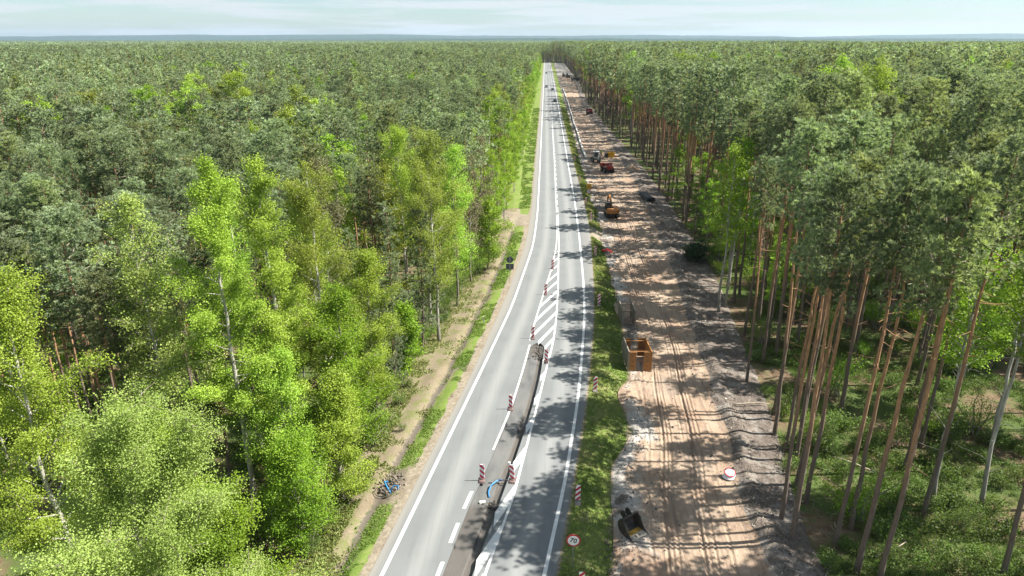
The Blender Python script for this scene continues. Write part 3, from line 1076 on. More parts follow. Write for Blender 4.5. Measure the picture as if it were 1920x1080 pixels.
# ------------------------------------------------------------------ objects
def stripes(name, sgn, period=0.42):
    t = NT(name)
    sp = t.new("ShaderNodeSeparateXYZ")
    t.l.new(t.new("ShaderNodeTexCoord").outputs["Object"], sp.inputs[0])
    v = t.math('ADD', sp.outputs[2], t.math('MULTIPLY', sp.outputs[0], sgn * 0.9))
    fr = t.math('FRACT', t.math('DIVIDE', v, period))
    f = t.math('GREATER_THAN', fr, 0.5)
    nz = t.noise(9, 5, 0.6, t.pos())
    c = t.mix(f, (0.82, 0.81, 0.80), (0.52, 0.022, 0.045))
    c = t.mix(t.rng(nz, 0.58, 0.8, 0, 0.3), c, (0.36, 0.31, 0.28))
    return t.finish(c, 0.5, 0.4)


M['stripe_a'] = stripes("red_white_stripes_falling", 1)
M['stripe_b'] = stripes("red_white_stripes_rising", -1)
M['foot'] = plain("recycled_rubber_foot", (0.13, 0.080, 0.080), 0.9, var=0.3, dirt=(0.3, 0.27, 0.24))
M['foot_grey'] = plain("grey_concrete_foot", (0.22, 0.20, 0.18), 0.9, var=0.25, dirt=(0.3, 0.25, 0.2))
M['black'] = plain("black_plastic", (0.022, 0.022, 0.024), 0.55, var=0.3)
M['steel'] = plain("galvanised_steel", (0.30, 0.31, 0.32), 0.45, metal=0.6, var=0.15)
M['darksteel'] = plain("dark_worn_steel", (0.060, 0.052, 0.048), 0.6, metal=0.3, var=0.4, dirt=(0.19, 0.13, 0.085))
M['white'] = plain("white_sheeting", (0.78, 0.78, 0.78), 0.45, var=0.05, dirt=(0.5, 0.47, 0.42), dirt_amt=0.25)
M['red'] = plain("red_sheeting", (0.42, 0.02, 0.035), 0.45, var=0.1)
M['signback'] = plain("sign_back_grey", (0.075, 0.08, 0.09), 0.6, var=0.15)
M['yellow'] = plain("yellow_paint", (0.62, 0.36, 0.02), 0.5, var=0.12, dirt=(0.25, 0.18, 0.10))
M['ochre'] = plain("worn_yellow_steel", (0.36, 0.22, 0.035), 0.6, var=0.25, dirt=(0.15, 0.10, 0.05))
M['lip'] = plain("scoured_pale_steel", (0.46, 0.42, 0.33), 0.55, var=0.2, dirt=(0.28, 0.21, 0.13))
M['orange'] = plain("orange_machine_paint", (0.36, 0.15, 0.035), 0.55, var=0.18, dirt=(0.27, 0.19, 0.13))
M['redpaint'] = plain("red_machine_paint", (0.36, 0.022, 0.022), 0.5, var=0.2, dirt=(0.2, 0.11, 0.08))
M['rust'] = plain("rusty_orange_steel", (0.30, 0.135, 0.040), 0.75, var=0.22, scale=2.2, dirt=(0.20, 0.10, 0.05), dirt_amt=0.75)
M['shoring'] = plain("weathered_grey_steel", (0.22, 0.20, 0.165), 0.7, var=0.22, scale=2.5, dirt=(0.21, 0.12, 0.07), dirt_amt=0.7)
M['glass'] = plain("machine_glass", (0.025, 0.035, 0.045), 0.12, var=0.1, spec=0.6)
M['rubber'] = plain("tyre_rubber", (0.030, 0.029, 0.028), 0.9, var=0.3, dirt=(0.2, 0.15, 0.1), dirt_amt=0.3)
M['greypaint'] = plain("grey_machine_paint", (0.23, 0.24, 0.22), 0.5, var=0.2, dirt=(0.2, 0.15, 0.1))
M['whitepaint'] = plain("white_machine_paint", (0.62, 0.63, 0.60), 0.45, var=0.1, dirt=(0.3, 0.25, 0.2))
M['blue'] = plain("blue_polyethylene", (0.030, 0.17, 0.36), 0.4, var=0.15)
M['pipewhite'] = plain("pale_plastic_pipe", (0.66, 0.64, 0.60), 0.6, var=0.08, dirt=(0.4, 0.33, 0.26))
M['soil_dark'] = plain("heaped_topsoil", (0.15, 0.125, 0.10), 0.95, var=0.5, scale=2.0, dirt=(0.34, 0.30, 0.25))
M['hivis'] = plain("hi_vis_cloth", (0.42, 0.60, 0.05), 0.8)
M['navy'] = plain("dark_work_trousers", (0.03, 0.035, 0.05), 0.9)
M['skin'] = plain("skin", (0.45, 0.27, 0.2), 0.6)


def disc(mb, c, r, thick, nrm='-Y', n=32, mi=0, squash=1.0):
    """round plate standing in the XZ plane, front towards -Y"""
    pr = [(r * math.cos(2 * math.pi * k / n), r * math.sin(2 * math.pi * k / n) * squash) for k in range(n)]
    mb.prism([(c[0] + a, c[2] + b) for a, b in pr], c[1] - thick / 2, c[1] + thick / 2, 'Y', mi)


def text_mesh(txt, size, thick=0.004):
    cu = bpy.data.curves.new("lettering", 'FONT')
    cu.body = txt
    cu.size = size
    cu.align_x = 'CENTER'
    cu.align_y = 'CENTER'
    cu.extrude = thick
    cu.offset = size * 0.016
    tmp = bpy.data.objects.new("lettering", cu)
    COL.objects.link(tmp)
    bpy.context.view_layer.update()
    dg = bpy.context.evaluated_depsgraph_get()
    me = bpy.data.meshes.new_from_object(tmp.evaluated_get(dg))
    bpy.data.objects.remove(tmp)
    me.name = "lettering"
    return me


def beacon(name, x, y, kind, label, rz=0.0, tilt=0.0, hgt=1.12, group="red and white warning beacons", lamp=False, foot='foot'):
    z = place_z(x, y)
    t = empty(name, (x, y, z), rz, label, "traffic beacon", group)
    t.rotation_euler = (0, tilt, rz)
    b = MB()
    b.box((0, 0, 0.16 + hgt / 2 + 0.06), (0.34, 0.045, hgt))
    b.build("board", M['stripe_a' if kind == 'a' else 'stripe_b'], t, bevel=0.012)
    f = MB()
    f.box((0, 0, 0.06), (0.44, 0.78, 0.12), taper=0.86)
    f.box((0, 0, 0.15), (0.24, 0.30, 0.09), taper=0.8)
    for s in (-1, 1):
        f.box((s * 0.13, -0.25, 0.124), (0.07, 0.16, 0.03))
        f.box((s * 0.13, 0.25, 0.124), (0.07, 0.16, 0.03))
    f.build("foot", M[foot], t)
    p = MB()
    p.box((0, 0.03, 0.45), (0.06, 0.035, 0.75))
    p.build("post", M['black'], t)
    if lamp:
        l = MB()
        l.tube([(-0.16, 0, hgt + 0.19), (-0.16, 0, hgt + 0.27)], 0.05, 10)
        l.tube([(-0.16, -0.07, hgt + 0.33), (-0.16, 0.07, hgt + 0.33)], 0.10, 14)
        l.build("warning_lamp", M['white'], t)
    return t


beacon("beacon", 1.54, 90.4, 'b', "striped beacon on the hatching tip, first one where the hatched area begins", hgt=1.2)
beacon("beacon", 0.57, 80.2, 'b', "striped beacon on the hatching border midway between the tip and the dug-out trench", hgt=1.2)
beacon("beacon", -0.80, 66.7, 'b', "striped beacon on the asphalt just above the rounded trench end", hgt=1.2)
beacon("beacon", 0.62, 61.1, 'a', "striped beacon at the right of the trench beside the dark rubble", hgt=1.2)
beacon("beacon", -2.46, 51.8, 'a', "striped beacon on the left trench edge above its reflection in the milled floor", hgt=1.15)
beacon("beacon", -4.05, 41.55, 'a', "striped beacon on the left trench edge nearest the short blue pipe", hgt=1.15)
beacon("beacon", -1.85, 41.6, 'a', "leaning striped beacon with a white lamp on the right trench edge", rz=-0.1, tilt=-0.06, hgt=1.15, lamp=True)
vg = "striped beacons along the grass verge"
beacon("beacon", 7.95, 97.3, 'b', "striped verge beacon beside the small red heap", hgt=1.15, group=vg, foot='foot_grey')
beacon("beacon", 6.95, 76.7, 'b', "striped verge beacon left of the grey trench shield", hgt=1.25, group=vg, foot='foot_grey')
beacon("beacon", 5.05, 55.5, 'b', "striped verge beacon between the orange trench shield and the road's curve", hgt=1.2, group=vg, foot='foot_grey')
beacon("beacon", 2.75, 39.4, 'b', "striped verge beacon behind the red-rimmed speed sign", hgt=1.2, group=vg, foot='foot_grey')
beacon("beacon", 8.55, 117.9, 'b', "striped verge beacon beside a white post next to the dirt crossing", hgt=1.3, group=vg, foot='foot_grey')
beacon("beacon", 8.35, 130.0, 'b', "striped verge beacon below the yellow warning sign", hgt=1.2, group=vg, foot='foot_grey')
beacon("beacon", 8.2, 152.5, 'b', "small distant verge beacon just beyond the yellow warning sign", hgt=1.2, group=vg, foot='foot_grey')
beacon("beacon", 8.3, 180.3, 'b', "farthest tiny striped beacon on the verge by the red dumper", hgt=1.2, group=vg, foot='foot_grey')
beacon("beacon", 2.62, 31.6, 'b', "striped beacon tip in the grass at the foot of the speed sign", hgt=1.1, group=vg, foot='foot_grey')

# white marker posts
for (x, y, hh, lb) in ((9.0, 118.3, 1.1, "slim white post standing right of a striped beacon on the verge"), (-6.45, 71.1, 0.8, "short white marker post in the left grass ditch"),
                       (-3.4, 181.0, 1.0, "thin white delineator post on the far left roadside")):
    m = MB()
    m.prism([(-0.06, -0.03), (0.06, -0.03), (0.04, 0.04), (-0.04, 0.04)], 0, hh, 'Z')
    m.box((0, -0.034, hh * 0.78), (0.08, 0.012, 0.14), mi=1)
    o = m.build("marker_post", [M['white'], M['red']])
    o.location = (x, y, place_z(x, y))
    tag(o, lb, "marker post")

# speed limit sign with a dark 70
SR = 0.43


def round_sign_face(parent, r, z, roll, digits, y=0.0):
    rim = MB()
    disc(rim, (0, 0, 0), r, 0.03, n=40)
    rm = rim.build("sign_rim", M['red'], parent)
    rm.location = (0, y, z)
    rm.rotation_euler = (0, roll, 0)
    face = MB()
    disc(face, (0, 0, 0), r * 0.79, 0.012, n=40)
    fc = face.build("sign_face", M['white'], rm)
    fc.location = (0, -0.018, 0)
    if not digits:
        return rm
    tm = text_mesh(digits, r * 1.02)
    tm.materials.clear()
    tm.materials.append(M['black'])
    tx = link("digits", tm, rm)
    tx.location = (0, -0.029, 0)
    tx.rotation_euler = (math.radians(90), 0, 0)
    return rm


t = empty("speed_sign", (2.15, 33.13, place_z(2.15, 33.13)), 0.0, "round red-rimmed speed limit sign reading 70 on the near grass verge", "road sign")
p = MB()
p.tube([(0, 0.05, -0.3), (0, 0.05, 2.45)], 0.03, 10)
p.build("pole", M['steel'], t)
round_sign_face(t, SR, 2.05, math.radians(14), "70")
cl = MB()
cl.box((0, 0.03, 2.2), (0.3, 0.03, 0.05))
cl.build("clamp", M['steel'], t)
cl = MB()
cl.box((0, 0.03, 1.9), (0.3, 0.03, 0.05))
cl.build("clamp", M['steel'], t)

t = empty("speed_sign", (9.35, 136.9, place_z(9.35, 136.9)), 0.0, "yellow works warning board above a round 70 limit sign on the verge", "road sign")
p = MB()
p.tube([(0, 0.05, -0.3), (0, 0.05, 3.5)], 0.04, 8)
p.build("pole", M['steel'], t)
round_sign_face(t, 0.46, 1.75, 0, "70")
p = MB()
p.box((0, 0, 2.78), (0.98, 0.04, 0.98))
yb = p.build("warning_board", M['yellow'], t, bevel=0.01)
p = MB()
p.prism([(-0.40, 2.45), (0.40, 2.45), (0, 3.15)], -0.028, -0.021, 'Y', 0)
p.prism([(-0.28, 2.51), (0.28, 2.51), (0, 3.00)], -0.033, -0.029, 'Y', 1)
p.prism([(-0.12, 2.55), (-0.05, 2.55), (-0.01, 2.82), (-0.08, 2.82)], -0.038, -0.034, 'Y', 2)
p.prism([(0.03, 2.55), (0.10, 2.55), (0.06, 2.78), (0.00, 2.78)], -0.038, -0.034, 'Y', 2)
p.build("warning_triangle", [M['red'], M['yellow'], M['black']], yb)

# back of a sign on the left verge
t = empty("traffic_sign", (-4.13, 84.65, place_z(-4.13, 84.65)), 0.05, "dark back of a round sign over a square plate on the left grass", "road sign")
p = MB()
p.tube([(0, -0.05, -0.3), (0, -0.05, 3.55)], 0.035, 8)
p.build("pole", M['steel'], t)
p = MB()
disc(p, (0, 0, 3.1), 0.45, 0.03, n=32)
p.build("round_plate", M['signback'], t)
p = MB()
p.box((0, 0, 2.18), (1.02, 0.035, 0.78))
p.box((0, -0.03, 2.42), (0.95, 0.03, 0.05)); p.box((0, -0.03, 1.95), (0.95, 0.03, 0.05))
p.build("square_plate", M['signback'], t)

# round sign lying face up beside the dirt track
sx, sy = 14.2, 43.6
t = empty("fallen_sign", (sx, sy, place_z(sx, sy) + 0.05), 0.2, "round white sign with red rim lying face up on the sand edge", "road sign")
p = MB()
for q in range(3):
    p.tube([(0.08 * (q - 1), 0.03 * q, 0.1 * q), (0.08 * (q - 1), 0.03 * q, 0.1 * q + 0.085)], [0.44 - 0.02 * q, 0.40 - 0.02 * q], 18)
p.build("sandbag_base", M['white'], t, smooth=False)
rm = round_sign_face(t, 0.42, 0.42, 0.0, "")
rm.rotation_euler = (math.radians(-72), math.radians(6), math.radians(-25))
rm.location = (0.02, 0.02, 0.36)


# trench shields
def shield(x0, x1, y0, y1, hgt, mat, flange, label, rz=0.0):
    cx, cy = (x0 + x1) / 2, (y0 + y1) / 2
    t = empty("trench_shield", (cx, cy, place_z(cx, cy) - 0.10), rz, label, "trench shield")
    w, l = (x1 - x0), (y1 - y0)
    for s in (-1, 1):
        p = MB()
        p.box((s * w / 2, 0, hgt / 2), (0.07, l, hgt))
        for q in range(5):                                    # stiffening ribs on the outside
            p.box((s * (w / 2 + 0.05), 0, 0.18 + q * (hgt - 0.36) / 4), (0.05, l - 0.04, 0.09))
        for e in (-1, 1):
            p.box((s * w / 2, e * (l / 2 + 0.04), hgt / 2), (0.17, 0.08, hgt + 0.02))
        p.box((s * w / 2, 0, hgt + 0.02), (0.11, l + 0.14, 0.05))
        pl = p.build("side_plate", M['shoring' if (flange and s < 0) else mat], t, bevel=0.008)
        if flange:
            for e in (-1, 1):
                q_ = MB()
                fw = 0.66
                q_.box((s * (w / 2 - fw / 2 - 0.08), e * (l / 2 + 0.045), hgt / 2 - 0.02), (fw, 0.07, hgt - 0.06))
                for zz in (0.25, 0.5, 0.75):
                    q_.box((s * (w / 2 - fw / 2 - 0.08), e * (l / 2 + 0.045) - 0.05, hgt * zz), (fw * 0.3, 0.03, 0.10), mi=1)
                q_.build("corner_plate", [M['rust'], M['black']], t, bevel=0.008)
    for e in (-1, 1):
        for zz in (0.42, 0.92):
            b = MB()
            b.tube([(-w / 2 + 0.04, e * (l / 2 - 0.35), hgt * zz), (w / 2 - 0.04, e * (l / 2 - 0.35), hgt * zz)], 0.055, 8)
            b.tube([(-w / 2 + 0.04, e * (l / 2 - 0.35), hgt * zz), (-w / 2 + 0.16, e * (l / 2 - 0.35), hgt * zz)], 0.10, 8)
            b.tube([(w / 2 - 0.16, e * (l / 2 - 0.35), hgt * zz), (w / 2 - 0.04, e * (l / 2 - 0.35), hgt * zz)], 0.10, 8)
            b.build("spreader_bar", M[mat], t)
    return t


shield(9.22, 10.62, 71.9, 74.9, 1.95, 'shoring', False, "weathered grey trench shield of two steel plates standing on the spoil", 0.03)
shield(8.55, 10.75, 60.7, 63.9, 2.05, 'rust', True, "rusty orange trench shield with corner plates at the verge's foot", 0.05)

# excavator bucket lying open on the sand
bx, by = 6.25, 36.9
t = empty("excavator_bucket", (bx, by, place_z(bx, by) + 0.02), 3.80, "dark excavator bucket with yellow worn lip lying open on the sand", "bucket")
prof = [(0.05, 0.02), (-0.25, 0.06), (-0.52, 0.20), (-0.66, 0.45), (-0.66, 0.75), (-0.52, 0.98), (-0.30, 1.10)]
outer = [(-0.0, -0.03)] + [(a - 0.05, b - 0.03) for a, b in prof[1:4]] + [(a - 0.06, b + 0.02) for a, b in prof[4:]]
BW = 0.68
p = MB()
for (a0, b0), (a1, b1) in zip(prof[:-1], prof[1:]):
    n_ = Vector((0, b1 - b0, -(a1 - a0))).normalized() * 0.05
    p.add([(-BW, a0, b0), (BW, a0, b0), (BW, a1, b1), (-BW, a1, b1),
           (-BW, a0 - n_.y, b0 - n_.z), (BW, a0 - n_.y, b0 - n_.z), (BW, a1 - n_.y, b1 - n_.z), (-BW, a1 - n_.y, b1 - n_.z)],
          [(0, 1, 2, 3), (7, 6, 5, 4), (0, 4, 5, 1), (2, 6, 7, 3), (0, 3, 7, 4), (1, 5, 6, 2)])
p.build("shell", M['darksteel'], t)
sidep = [(0.62, 0.03)] + prof + [(-0.10, 1.02)]
for s in (-1, 1):
    p = MB()
    p.prism([(0.75, 0.02), (0.05, -0.02), (-0.27, 0.02), (-0.56, 0.17), (-0.71, 0.44), (-0.71, 0.77), (-0.56, 1.02), (-0.30, 1.15), (-0.02, 0.80), (0.30, 0.30)], s * BW - 0.03, s * BW + 0.03, 'X')
    p.build("side_plate", M['darksteel'], t)
p = MB()
p.box((0, 0.05, 0.035), (BW * 1.9, 0.42, 0.035))
p.build("worn_floor", M['ochre'], t)
p = MB()
p.box((0, 0.60, 0.03), (BW * 2.0, 0.10, 0.05))
p.box((0, 0.28, 0.045), (BW * 1.9, 0.10, 0.03))
for q in range(5):
    p.box((-BW * 0.92 + q * BW * 0.46, 0.44, 0.045), (0.10 if q in (0, 4) else 0.17, 0.28, 0.035))
p.build("cutting_lip", M['lip'], t)
for s in (-1, 1):
    p = MB()
    p.prism([(-0.32, 1.08), (-0.66, 0.74), (-0.98, 0.92), (-1.00, 1.20), (-0.70, 1.36)], s * 0.22 - 0.03, s * 0.22 + 0.03, 'X')
    p.build("hinge_ear", M['darksteel'], t)
p = MB()
p.tube([(-0.25, -0.86, 1.06), (0.25, -0.86, 1.06)], 0.05, 8)
p.build("hinge_pin", M['darksteel'], t)

# blue pipe and rubble in the trench, cable on the left verge
fz = -0.20
p = MB()
p.tube([(-3.42, 39.85, fz + 0.04), (-3.50, 40.4, fz + 0.10), (-3.36, 41.0, fz + 0.22), (-2.95, 41.5, fz + 0.26), (-2.62, 41.66, fz + 0.20)], 0.06, 10)
t = p.build("blue_pipe", M['blue'], None, smooth=True)
tag(t, "short curved blue pipe sticking up from the trench floor", "pipe")
p = MB()
p.tube([(-2.66, 41.65, fz + 0.20), (-2.3, 41.8, fz + 0.12), (-1.95, 42.0, fz + 0.02)], 0.035, 8)
p.build("black_end", M['black'], t, smooth=True)
p = MB()
p.box((0, 0, 0.07), (0.52, 0.22, 0.16), rot=(0.1, 0.15, 0.5), taper=0.85)
o = p.build("asphalt_chunk", M['pipewhite'], bevel=0.03)
o.location = (-3.85, 39.25, -0.19)
tag(o, "pale broken chunk lying at the end of the blue pipe's trench section", "rubble chunk")


def lumps(name, cx, cy, n, spread, size, mat, label, cat, zoff=0.0, seed=1, heap=0.0):
    r = random.Random(seed)
    p = MB()
    for q in range(n):
        a, b = r.gauss(0, spread[0]), r.gauss(0, spread[1])
        s_ = size * r.uniform(0.4, 1.3)
        zz = heap * max(0, 1 - math.hypot(a / (2 * spread[0]), b / (2 * spread[1])))
        p.box((a, b, zz + s_ * 0.3), (s_, s_ * r.uniform(0.6, 1.1), s_ * r.uniform(0.5, 0.9)), rot=(r.uniform(-.5, .5), r.uniform(-.5, .5), r.uniform(0, 3)), taper=r.uniform(0.5, 0.9))
    o = p.build(name, mat, bevel=0.0)
    o.location = (cx, cy, zoff)
    return tag(o, label, cat, kind='stuff')


lumps("rubble", -3.15, 39.0, 70, (0.38, 0.17), 0.15, M['rubble'], "dark loose rubble beside the pale chunk in the trench", "rubble", -0.24, 3, 0.10)
lumps("rubble", -0.15, 63.9, 190, (0.40, 0.85), 0.20, M['rubble'], "dark broken rubble at the rounded trench end", "rubble", -0.26, 4, 0.12)
lumps("clods", -10.2, 41.2, 150, (0.75, 0.6), 0.16, M['soil_dark'], "dug-up dark clods around the blue cable ends", "soil clods", place_z(-10.2, 41.2) - 0.02, 5, 0.18)
lumps("clods", 4.6, 34.6, 80, (0.25, 1.4), 0.10, M['soil_dark'], "dark clods under the grass edge by the bucket", "soil clods", place_z(6.3, 34.2), 6, 0.1)

cx, cy = -10.62, 40.35
t = empty("cable_bundle", (cx, cy, place_z(cx, cy)), 0.0, "blue pipe ends with a black cable loop poking out of the left verge", "cable")
p = MB()
p.tube([(-0.28, 0.95, 0.25), (-0.42, 0.62, 0.50), (-0.22, 0.25, 0.42), (0.10, -0.08, 0.12), (0.3, -0.2, 0.0)], 0.065, 10)
p.build("blue_pipe", M['blue'], t, smooth=True)
p = MB()
p.tube([(0.05, -0.1, 0.05), (0.30, 0.28, 0.42), (0.62, 0.30, 0.42), (0.66, -0.05, 0.10)], 0.05, 10)
p.build("blue_pipe", M['blue'], t, smooth=True)
p = MB()
pts = [(-0.48 + 0.52 * math.cos(a) , -0.12 + 0.36 * math.sin(a), 0.20 + 0.16 * math.sin(a)) for a in [2 * math.pi * q / 22 for q in range(21)]]
p.tube(pts, 0.032, 8)
p.tube([(-0.2, 0.2, 0.05), (0.3, 0.55, 0.25), (0.75, 0.5, 0.05)], 0.03, 6)
p.build("black_cable", M['black'], t, smooth=True)

# small red heap at the verge
p = MB()
for q, (a, b, c, w) in enumerate([(-0.5, 0, 0.2, 0.7), (0.1, 0.1, 0.3, 0.6), (0.55, -0.1, 0.15, 0.6)]):
    p.box((a, b, c), (w, 0.45, 0.12), rot=(0.5 * q - 0.4, 0.25, 0.3 * q))
    p.box((a, b + 0.2, c + 0.08), (w * 0.8, 0.12, 0.3), rot=(0.3, 0.3 * q, 0.2))
o = p.build("barrier_pieces", M['redpaint'], bevel=0.02)
o.location = (9.95, 100.2, place_z(9.95, 100.2))
tag(o, "red fallen barrier pieces lying in a heap at the verge's edge", "barrier")


# machines
def wheel(parent, x, y, r, w):
    p = MB()
    n = 20
    p.tube([(x - w / 2, y, r), (x - w / 2 * 0.99, y, r), (x + w / 2 * 0.99, y, r), (x + w / 2, y, r)], [r * 0.86, r, r, r * 0.86], n)
    for q in range(n):                                         # tread lugs
        a = 2 * math.pi * q / n
        p.box((x, y + math.cos(a) * r, r + math.sin(a) * r), (w * 0.96, 0.07, 0.08), rot=(a, 0, 0))
    o = p.build("wheel", M['rubber'], parent)
    h_ = MB()
    h_.tube([(x - w / 2 - 0.02, y, r), (x + w / 2 + 0.02, y, r)], r * 0.5, 14)
    h_.build("rim", M['greypaint'], o)
    return o


def excavator(x, y, rz, paint, label, zoff=0.0, boom_az=0.0, group=None, sc=1.0):
    t = empty("excavator", (x, y, place_z(x, y) + zoff), rz, label, "excavator", group)
    t.scale = (sc, sc, sc)
    for s in (-1, 1):
        p = MB()
        pr = [(-1.55, 0.38), (-1.35, 0.10), (-1.1, 0.02), (1.1, 0.02), (1.35, 0.10), (1.55, 0.38), (1.40, 0.66), (1.1, 0.76), (-1.1, 0.76), (-1.40, 0.66)]
        p.prism(pr, s * 1.0 - 0.25, s * 1.0 + 0.25, 'X')
        for q in range(14):
            p.box((s * 1.0, -1.3 + q * 0.2, 0.775), (0.52, 0.12, 0.04))
        p.build("track", M['rubber'], t)
    p = MB()
    p.box((0, 0, 0.55), (1.5, 1.5, 0.35)); p.tube([(0, 0, 0.7), (0, 0, 0.95)], 0.62, 18)
    p.build("undercarriage", M['darksteel'], t)
    p = MB()
    p.box((0, -0.25, 1.15), (2.45, 2.6, 0.42))
    p.box((0.70, -0.35, 1.62), (0.95, 2.2, 0.62))
    p.box((0, -1.15, 1.62), (2.3, 0.7, 0.62))
    p.build("upper_body", M[paint], t, bevel=0.05)
    p = MB()
    p.prism([(-1.22, -1.5), (1.22, -1.5), (1.15, -1.78), (0.8, -1.95), (-0.8, -1.95), (-1.15, -1.78)], 1.02, 1.85, 'Z')
    p.build("counterweight", M[paint], t, bevel=0.05)
    p = MB()
    p.box((-0.68, 0.30, 2.85), (0.98, 1.5, 0.10))
    for a in (-1.13, -0.23):
        for b in (-0.40, 1.0):
            p.box((a, b, 2.1), (0.09, 0.09, 1.45))
    p.box((-0.68, 0.3, 1.50), (0.98, 1.5, 0.32))
    cb = p.build("cab", M['black'] if paint != 'greypaint' else M['greypaint'], t)
    p = MB()
    p.box((-1.15, 0.3, 2.22), (0.03, 1.3, 1.1)); p.box((-0.21, 0.3, 2.22), (0.03, 1.3, 1.1))
    p.box((-0.68, 1.01, 2.22), (0.8, 0.03, 1.1)); p.box((-0.68, -0.41, 2.22), (0.8, 0.03, 1.1))
    p.build("window", M['glass'], cb)
    p = MB()
    bm_ = [(0.9, 1.35), (1.9, 2.9), (3.1, 3.55), (4.2, 3.35)]
    for (a0, b0), (a1, b1) in zip(bm_[:-1], bm_[1:]):
        L_ = math.hypot(a1 - a0, b1 - b0)
        p.box((0.12, (a0 + a1) / 2, (b0 + b1) / 2), (0.34, L_ + 0.15, 0.46), rot=(math.atan2(b1 - b0, a1 - a0), 0, 0))
    p.build("boom", M[paint], t)
    p = MB()
    a0, b0, a1, b1 = 4.35, 3.6, 4.75, 1.35
    p.box((0.12, (a0 + a1) / 2, (b0 + b1) / 2), (0.28, 2.4, 0.36), rot=(math.atan2(b1 - b0, a1 - a0), 0, 0))
    p.build("stick", M[paint], t)
    p = MB()
    p.tube([(0.12, 1.3, 1.5), (0.12, 2.6, 2.7)], 0.07, 8)
    p.build("hydraulic_ram", M['steel'], t)
    p = MB()
    p.tube([(0.12, 3.0, 3.85), (0.12, 4.3, 3.85)], 0.06, 8)
    p.build("hydraulic_ram", M['steel'], t)
    p = MB()
    p.prism([(4.75, 1.45), (5.05, 1.0), (4.95, 0.45), (4.5, 0.25), (4.0, 0.45), (3.85, 0.75), (4.3, 0.8), (4.45, 1.3)], -0.38, 0.62, 'X')
    p.build("bucket", M['darksteel'], t)
    p = MB()
    p.tube([(0.85, -0.9, 1.9), (0.85, -0.9, 2.35)], 0.06, 8)
    p.build("exhaust", M['darksteel'], t)
    for s in (-1, 1):
        p = MB()
        p.box((s * 0.85, -1.955, 1.45), (0.22, 0.03, 0.12))
        p.build("tail_lamp", M['redpaint'], t)
    return t


excavator(12.7, 123.2, 0.12, 'orange', "orange tracked excavator seen from behind on the sandy track", sc=0.92)
excavator(16.6, 612, 0.0, 'darksteel', "far dark excavator, left one of the pair at the end of the pale stretch", group="far excavators", sc=1.1)
excavator(20.2, 606, 0.3, 'darksteel', "far dark excavator, right one of the pair at the end of the pale stretch", group="far excavators", sc=1.1)


def dumper(x, y, rz, label, group=None, sc=1.0):
    t = empty("dumper", (x, y, place_z(x, y)), rz, label, "dumper", group)
    t.scale = (sc, sc, sc)
    for sx_ in (-1, 1):
        for yy in (-1.15, 1.15):
            wheel(t, sx_ * 0.98, yy, 0.62, 0.50)
    p = MB()
    p.box((0, 0, 0.75), (0.9, 3.4, 0.35)); p.box((0, -1.15, 0.62), (1.5, 0.22, 0.22)); p.box((0, 1.15, 0.62), (1.5, 0.22, 0.22))
    p.build("chassis", M['darksteel'], t)
    p = MB()
    p.box((0.15, -1.35, 1.35), (1.35, 1.3, 0.85), taper=0.92)
    p.box((0.15, -2.02, 1.2), (1.2, 0.08, 0.55))
    hd = p.build("engine_hood", M['redpaint'], t, bevel=0.06)
    p = MB()
    for q in range(5):
        p.box((0.15, -2.07, 1.02 + q * 0.09), (0.9, 0.02, 0.035))
    p.build("grille", M['black'], hd)
    p = MB()
    p.add([(-1.15, 0.2, 1.25), (1.15, 0.2, 1.25), (1.15, 2.2, 1.05), (-1.15, 2.2, 1.05), (-1.3, -0.1, 2.1), (1.3, -0.1, 2.1), (1.3, 2.7, 1.75), (-1.3, 2.7, 1.75)],
          [(0, 1, 2, 3), (0, 4, 5, 1), (1, 5, 6, 2), (2, 6, 7, 3), (3, 7, 4, 0)])
    p.box((0, -0.1, 2.1), (2.66, 0.10, 0.12)); p.box((-1.3, 1.3, 1.92), (0.10, 2.85, 0.12), rot=(-0.124, 0, 0)); p.box((1.3, 1.3, 1.92), (0.10, 2.85, 0.12), rot=(-0.124, 0, 0))
    p.build("skip", M['redpaint'], t)
    p = MB()
    p.tube([(-0.5, -0.35, 1.1), (-0.5, -0.35, 2.75), (0.5, -0.35, 2.75), (0.5, -0.35, 1.1)], 0.055, 8)
    p.build("roll_bar", M['whitepaint'], t)
    p = MB()
    p.box((0, -0.45, 1.28), (0.55, 0.5, 0.12)); p.box((0, -0.68, 1.6), (0.55, 0.1, 0.55))
    p.build("seat", M['black'], t)
    return t


dumper(15.8, 168.8, 0.25, "red site dumper with black wheels parked on the sandy track", sc=0.98)
dumper(19.8, 306, 0.1, "tiny far red dumper beside the dark soil mound")


